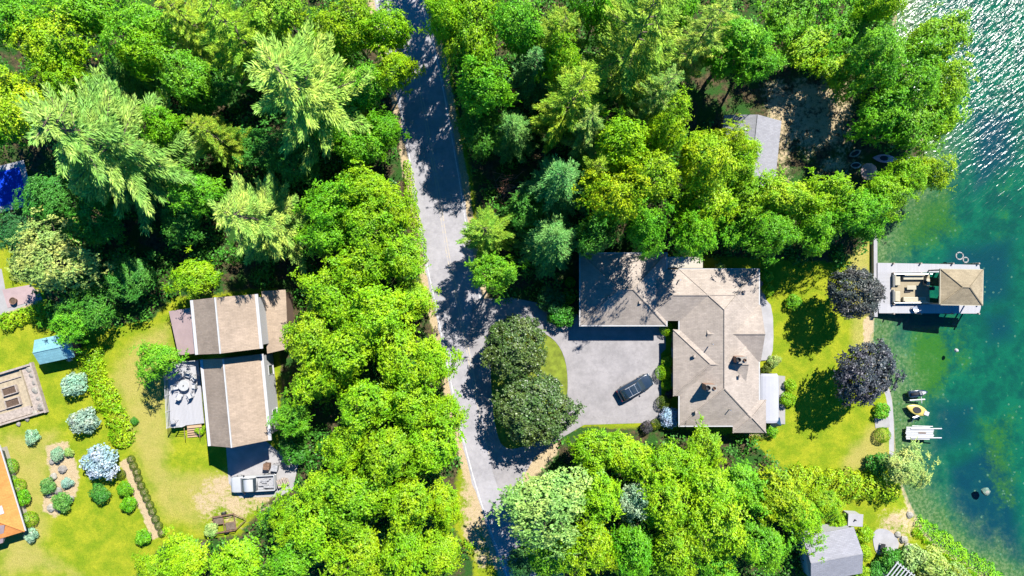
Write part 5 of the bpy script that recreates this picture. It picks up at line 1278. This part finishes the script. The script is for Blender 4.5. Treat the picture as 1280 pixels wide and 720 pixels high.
for row in T:
    kind, px, py, r, tone, lab, grp, h = row
    if kind in ('gloss', 'purple'): h *= 1.2
    h *= HM.get(grp, 1.0); r *= 1.14 if kind in ('pine', 'spruce') else 1.0
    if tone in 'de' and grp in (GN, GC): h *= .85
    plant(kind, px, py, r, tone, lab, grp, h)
G1 = 'shrubs along the house bed'
SH = [('ball', 713, 353, 7, 'b', 'upper of two bright clipped balls in the shade left of the garage', 'clipped balls left of the garage'), ('ball', 712, 372, 8, 'b', 'lower of two bright clipped balls in the shade left of the garage', 'clipped balls left of the garage'),
('shrub', 702, 395, 17, 'd', 'dark shrub at the lower left corner of the garage', G1), ('shrub', 688, 375, 18, 'e', 'very dark shrub in the shade beside the upper driveway', G1),
('ball', 833, 411, 9, 'b', 'bright round shrub in the nook at the garage end', G1), ('shrub', 835, 453, 8, 'y', 'small yellow-green shrub beside the entry wing', G1), ('ball', 829, 466, 10, 'b', 'bright clipped shrub right of the SUV, larger one', G1), ('ball', 834, 481, 8, 'b', 'small bright clipped shrub just below the larger one right of the SUV', G1),
('shrub', 838, 492, 6, 'u', 'tiny brown-red shrub in the bed beside the bungalow', G1), ('ball', 829, 503, 9, 'm', 'olive clipped shrub above the pale blue hydrangea', G1), ('shrub', 836, 522, 13, 'w', 'pale blue hydrangea at the lower left corner of the bungalow', G1), ('ball', 820, 530, 7, 'm', 'olive clipped ball at the lower right corner of the forecourt', G1), ('shrub', 808, 534, 8, 'u', 'dark brown shrub on bare ground below the forecourt', G1),
('shrub', 125, 578, 22, 'w', 'largest pale blue-white hydrangea on the left lawn', 'pale shrubs on the left lawn'), ('shrub', 105, 525, 17, 'w', 'middle one of the three pale shrubs on the left lawn', 'pale shrubs on the left lawn'), ('shrub', 92, 480, 16, 'v', 'uppermost and greenest of the three pale shrubs on the left lawn', 'pale shrubs on the left lawn'),
('ball', 13, 603, 9, 'g', 'top clipped ball along the wall of the orange-roofed house', 'clipped balls by the orange-roofed house'), ('ball', 23, 607, 9, 'b', 'second clipped ball by the orange-roofed house, slightly larger', 'clipped balls by the orange-roofed house'), ('shrub', 29, 622, 10, 'g', 'darker leafy round shrub third along the orange-roofed house', 'clipped balls by the orange-roofed house'), ('ball', 37, 649, 10, 'b', 'lowest clipped ball by the corner of the orange-roofed house', 'clipped balls by the orange-roofed house'), ('ball', 12, 583, 10, 'g', 'green ball beside the top end of the orange roof', 'clipped balls by the orange-roofed house'), ('shrub', 38, 668, 9, 'v', 'grey-green shrub at the lower corner of the orange-roofed house', 'clipped balls by the orange-roofed house'),
('shrub', 39, 546, 9, 'v', 'small pale flowering shrub on the lawn below the gravel plot', 'pale shrubs on the left lawn'),
('ball', 151, 593, 6, 'm', 'lone olive ball on the tan strip beside the diagonal row', 'garden shrubs left of the diagonal row'), ('shrub', 156, 612, 10, 'g', 'upper of a pair of leafy shrubs left of the diagonal row', 'garden shrubs left of the diagonal row'), ('shrub', 161, 630, 10, 'g', 'lower of a pair of leafy shrubs left of the diagonal row', 'garden shrubs left of the diagonal row'), ('shrub', 179, 671, 10, 'g', 'leafy shrub at the bottom end left of the diagonal row', 'garden shrubs left of the diagonal row'), ('shrub', 125, 617, 12, 'd', 'dark shrub in the shade below the largest pale hydrangea', 'garden shrubs left of the diagonal row'),
('shrub', 71, 568, 9, 'v', 'pale shrub near the top of the rock garden', 'rock garden plants'), ('shrub', 60, 607, 10, 's', 'grey-green shrub at the left of the rock garden', 'rock garden plants'), ('shrub', 77, 627, 12, 's', 'widest grey-green shrub low in the rock garden', 'rock garden plants'), ('shrub', 84, 604, 7, 'v', 'small pale shrub at the right of the rock garden', 'rock garden plants'), ('shrub', 86, 566, 6, 'k', 'tiny yellowish shrub at the upper right of the rock garden', 'rock garden plants'),
('shrub', 264, 662, 9, 'k', 'yellowish weed clump behind the rusty trailer', 'weeds by the trailer'), ('shrub', 250, 536, 7, 'y', 'yellow-green shrub beside the deck stairs', 'weeds by the trailer'), ('shrub', 368, 560, 20, 'd', 'dark shrub in the shadow below the gabled house corner', 'shrubs in the shade'), ('shrub', 168, 526, 5, 'd', 'tiny dark bush alone on the dry lawn', 'shrubs in the shade'),
('shrub', 1103, 514, 10, 'g', 'leafy shrub on the shore above the concrete landing', 'shrubs on the shore'), ('ball', 1104, 544, 10, 'b', 'clipped shrub on the shore below the concrete landing', 'shrubs on the shore'), ('shrub', 958, 462, 6, 'm', 'olive shrub between the patio and the white awning', 'shrubs on the shore'), ('shrub', 968, 452, 8, 'k', 'pale shrub at the lower end of the rounded patio', 'shrubs on the shore'), ('shrub', 958, 345, 9, 'g', 'green shrub at the upper right corner of the bungalow', 'shrubs on the shore'), ('shrub', 960, 362, 8, 'b', 'bright shrub beside the upper part of the rounded patio', 'shrubs on the shore'), ('shrub', 992, 378, 10, 'g', 'leafy shrub in the lawn shade right of the rounded patio', 'shrubs on the shore'), ('shrub', 963, 538, 9, 'g', 'green shrub below the white awning', 'shrubs on the shore'), ('shrub', 985, 500, 10, 'b', 'bright shrub right of the white awning', 'shrubs on the shore'), ('shrub', 988, 482, 8, 'b', 'bright small shrub at the upper right of the white awning', 'shrubs on the shore'), ('shrub', 900, 334, 6, 'k', 'yellow shrub at the top wall of the bungalow', 'shrubs on the shore'),
('shrub', 1098, 580, 14, 'd', 'dark shrub where the long hedge meets the willow-like tree', 'shrubs on the shore'), ('shrub', 1080, 668, 11, 'b', 'bright shrub between cottage and pale terrace', 'shrubs near the cottage'), ('shrub', 1078, 690, 11, 'y', 'yellow-green shrub right of the cottage roof', 'shrubs near the cottage'), ('shrub', 1076, 716, 11, 'y', 'yellow-green shrub at the bottom edge by the cottage corner', 'shrubs near the cottage'), ('shrub', 1050, 655, 12, 'b', 'bright shrub above the top edge of the cottage roof', 'shrubs near the cottage'),
('shrub', 1115, 703, 17, 'd', 'dark shrub above the slatted pergola', 'shrubs near the cottage'), ('shrub', 1140, 697, 18, 'k', 'pale yellow shrub right of the slatted pergola', 'shrubs near the cottage'), ('shrub', 1165, 705, 20, 'k', 'wide pale yellow shrub below the bright green bank', 'shrubs near the cottage'), ('shrub', 1155, 722, 18, 'm', 'olive shrub at the bottom edge right of the pergola', 'shrubs near the cottage'), ('shrub', 1195, 722, 18, 'k', 'pale yellow shrub furthest right at the bottom edge', 'shrubs near the cottage'), ('shrub', 1098, 712, 12, 'd', 'dark low shrub left of the slatted pergola', 'shrubs near the cottage')]
for row in SH: plant(*row)
ORD = ['topmost', 'second', 'third', 'fourth', 'fifth', 'sixth', 'seventh', 'eighth', 'ninth', 'tenth', 'eleventh', 'last and lowest']
ROW = [(163.5, 574), (166.5, 582), (170.5, 590), (172.5, 598), (176, 607), (180, 615), (183, 622.5), (187, 631), (190, 639), (194, 649), (198, 657), (202, 666)]
for (px, py), w_ in zip(ROW, ORD): plant('ball', px, py, 5.2, 'm', w_ + ' small olive shrub in the diagonal row on the tan strip', 'olive shrubs in the diagonal row')

# hedges
def hedge(name, line, w, h, tone, label, cat='hedge', lo=.12, hi=.3, dens=55, seed=5, z0=0.0, taperend=.6):
    rg_ = np.random.default_rng(seed); pts = np.array([P(*p, h * .5) for p in line]); sg = np.linalg.norm(np.diff(pts, axis=0), axis=1); cum = np.append(0, np.cumsum(sg)); L_ = cum[-1]
    n = int(L_ * (w + 2 * h) * dens); s_ = rg_.random(n) * L_; th = rg_.uniform(-.15, PI + .15, n)
    k = np.clip(np.searchsorted(cum, s_) - 1, 0, len(sg) - 1); f = (s_ - cum[k]) / sg[k]; c_ = pts[k] + (pts[k + 1] - pts[k]) * f[:, None]; d_ = (pts[k + 1] - pts[k]) / sg[k][:, None]; nn = np.column_stack([-d_[:, 1], d_[:, 0]])
    bump = 1 + .22 * np.sin(s_ * 2.1 + seed) * np.sin(s_ * .9 + 1) + .12 * np.sin(s_ * 5.3 + th * 3)
    en = np.minimum(1, np.sqrt(np.minimum(s_, L_ - s_) / taperend + .15)); r_ = rg_.uniform(.82, 1.06, n) * bump * en
    off = np.cos(th) * w / 2 * r_; zz = np.maximum(0.05, np.abs(np.sin(th)) ** .7 * np.sign(np.sin(th)) * h * r_)
    Cp = np.column_stack([c_ + nn * off[:, None], zz]); Nn = np.column_stack([nn * np.cos(th)[:, None], np.sin(th) + .4])
    gzv = ground_z(Cp[:, 0], Cp[:, 1]); Cp[:, 2] += gzv
    A, B = leaves_from(Cp, Nn, rg_, lo, hi, .6); me = quads_mesh('foliage', Cp, A, B, M['leaf'])
    r0 = empty(name, (pts[0][0], pts[0][1], 0), 0, label, cat)
    o = bpy.data.objects.new('foliage', me); COL.objects.link(o); o.parent = r0; o.location = (-pts[0][0], -pts[0][1], 0); o.color = TONE[tone] + (1,)
    m = MB()
    for q_ in np.arange(.4, L_, 1.1):
        k_ = min(np.searchsorted(cum, q_) - 1, len(sg) - 1); p_ = pts[k_] + (pts[k_ + 1] - pts[k_]) * (q_ - cum[k_]) / sg[k_]; z_ = gz(*p_)
        m.tube([(p_[0] - pts[0][0], p_[1] - pts[0][1], z_), (p_[0] - pts[0][0], p_[1] - pts[0][1], z_ + h * .8)], [.05, .02], 5)
    m.build('stem', M['bark'], r0)
    return r0
hedge('hedge', [(985, 600), (1020, 603), (1060, 607), (1100, 609), (1126, 612)], 3.2, 2.2, 'y', 'long yellow-green hedge along the bottom of the lake lawn', seed=5)
hedge('hedge', [(108, 432), (114, 455), (122, 478), (132, 500), (143, 520), (151, 540), (152, 560)], 2.7, 1.0, 'b', 'curving bright green hedge beside the three pale shrubs', seed=6)
hedge('hedge', [(0, 405), (20, 398), (40, 392), (66, 384)], 2.0, 1.2, 'b', 'bright green hedge below the pinkish terrace at left', seed=7)
hedge('grass_bank', [(1146, 658), (1165, 668), (1190, 688), (1215, 706), (1240, 722), (1262, 738)], 2.6, .9, 'l', 'smooth bright green bank of tall growth at the lake edge, lower right', 'plant bank', .1, .22, 90, 8)
hedge('hedge', [(508, 200), (512, 235), (520, 275), (530, 330)], 1.2, .7, 'b', 'low green verge growth beside the upper road', 'verge plants', .1, .22, 70, 9)
hedge('hedge', [(918, 543), (935, 546), (958, 546)], .8, .5, 'm', 'low olive hedge below the lower right corner of the bungalow', 'hedge', .08, .18, 90, 10)

# ---- undergrowth of the wood: uncountable low leaves between the trunks
def undergrowth():
    rg_ = np.random.default_rng(900); n = 9000
    x = rg_.uniform(-64, 54, n); y = rg_.uniform(-40, 46, n)
    ok = np.zeros(n, bool)
    for poly in FOREST_PX: ok |= inside(x, y, [P(*p) for p in poly])
    ok &= seg_dist(x, y, [P(*p) for p in ROAD_PX]) > 4.6
    for poly in (drv, [(205, 370), (370, 350), (375, 620), (200, 620)], [(715, 305), (975, 325), (985, 545), (715, 545)], [(-40, 190), (55, 190), (55, 260), (-40, 270)], [(945, 90), (1010, 90), (1030, 190), (1165, 180), (1165, 230), (930, 230), (890, 150)], [(855, 80), (1080, 80), (1085, 215), (855, 155)], [(1000, 640), (1080, 640), (1080, 760), (1000, 760)], [(615, 215), (655, 215), (655, 260), (615, 260)]):
        ok &= ~inside(x, y, [P(*p) for p in poly])
    ok &= lake_d(x, y) < -1
    x, y = x[ok][:2600], y[ok][:2600]
    Cs, Ns = [], []
    for a, b in zip(x, y):
        r_ = rg_.uniform(.5, 1.5); h_ = rg_.uniform(.4, 2.6); k = int(36 * r_ * r_) + 14
        u_ = unit(rg_.normal(0, 1, (k, 3))); u_[:, 2] = np.abs(u_[:, 2])
        Cs.append(np.array([a, b, h_ * .4]) + u_ * np.array([r_, r_, h_ * .6]) * rg_.uniform(.6, 1.05, (k, 1))); Ns.append(u_ + np.array([0, 0, .4]))
    Cp, Nn = np.vstack(Cs), np.vstack(Ns); A, B = leaves_from(Cp, Nn, rg_, .2, .42, .5)
    o = bpy.data.objects.new('undergrowth', quads_mesh('undergrowth', Cp, A, B, M['leaf'])); COL.objects.link(o); o.color = (.06, .19, .016, 1)
    tag(o, 'dark leafy undergrowth covering the floor between the trees', 'undergrowth', kind='stuff')
undergrowth()

# ------------------------------------------------------------------ light, camera
SUN = Vector((.40, .69, 1.0)).normalized()
el = math.asin(SUN.z); az = math.atan2(SUN.x, SUN.y)
w = bpy.data.worlds.new('World'); scene.world = w; w.use_nodes = True
nt = w.node_tree; nt.nodes.clear(); sky = nt.nodes.new('ShaderNodeTexSky'); sky.sky_type = 'NISHITA'; sky.sun_disc = False; sky.sun_elevation = el; sky.sun_rotation = az; sky.ozone_density = 6.0; sky.air_density = .7; sky.dust_density = 0.0
bg = nt.nodes.new('ShaderNodeBackground'); bg.inputs[1].default_value = .1; wo = nt.nodes.new('ShaderNodeOutputWorld')
hs = nt.nodes.new('ShaderNodeHueSaturation'); hs.inputs['Saturation'].default_value = 1.6; nt.links.new(sky.outputs[0], hs.inputs['Color']); nt.links.new(hs.outputs[0], bg.inputs[0]); nt.links.new(bg.outputs[0], wo.inputs[0])
sl = bpy.data.lights.new('sun', 'SUN'); sl.energy = 5.0; sl.angle = math.radians(.5); sl.color = (1.0, .965, .90)
so = bpy.data.objects.new('sun', sl); COL.objects.link(so); so.rotation_euler = SUN.to_track_quat('Z', 'Y').to_euler(); so.location = SUN * 200
cd = bpy.data.cameras.new('camera'); cd.sensor_width = 36; cd.lens = 36 * H / (1280 / S); cd.clip_start = 1; cd.clip_end = 12000
co = bpy.data.objects.new('camera', cd); COL.objects.link(co); co.location = (0, 0, H); co.rotation_euler = (0, 0, 0); scene.camera = co
vs = scene.view_settings; vs.view_transform = 'Standard'; vs.look = 'None'; vs.exposure = 1.42; vs.gamma = 1.0; vs.use_curve_mapping = False
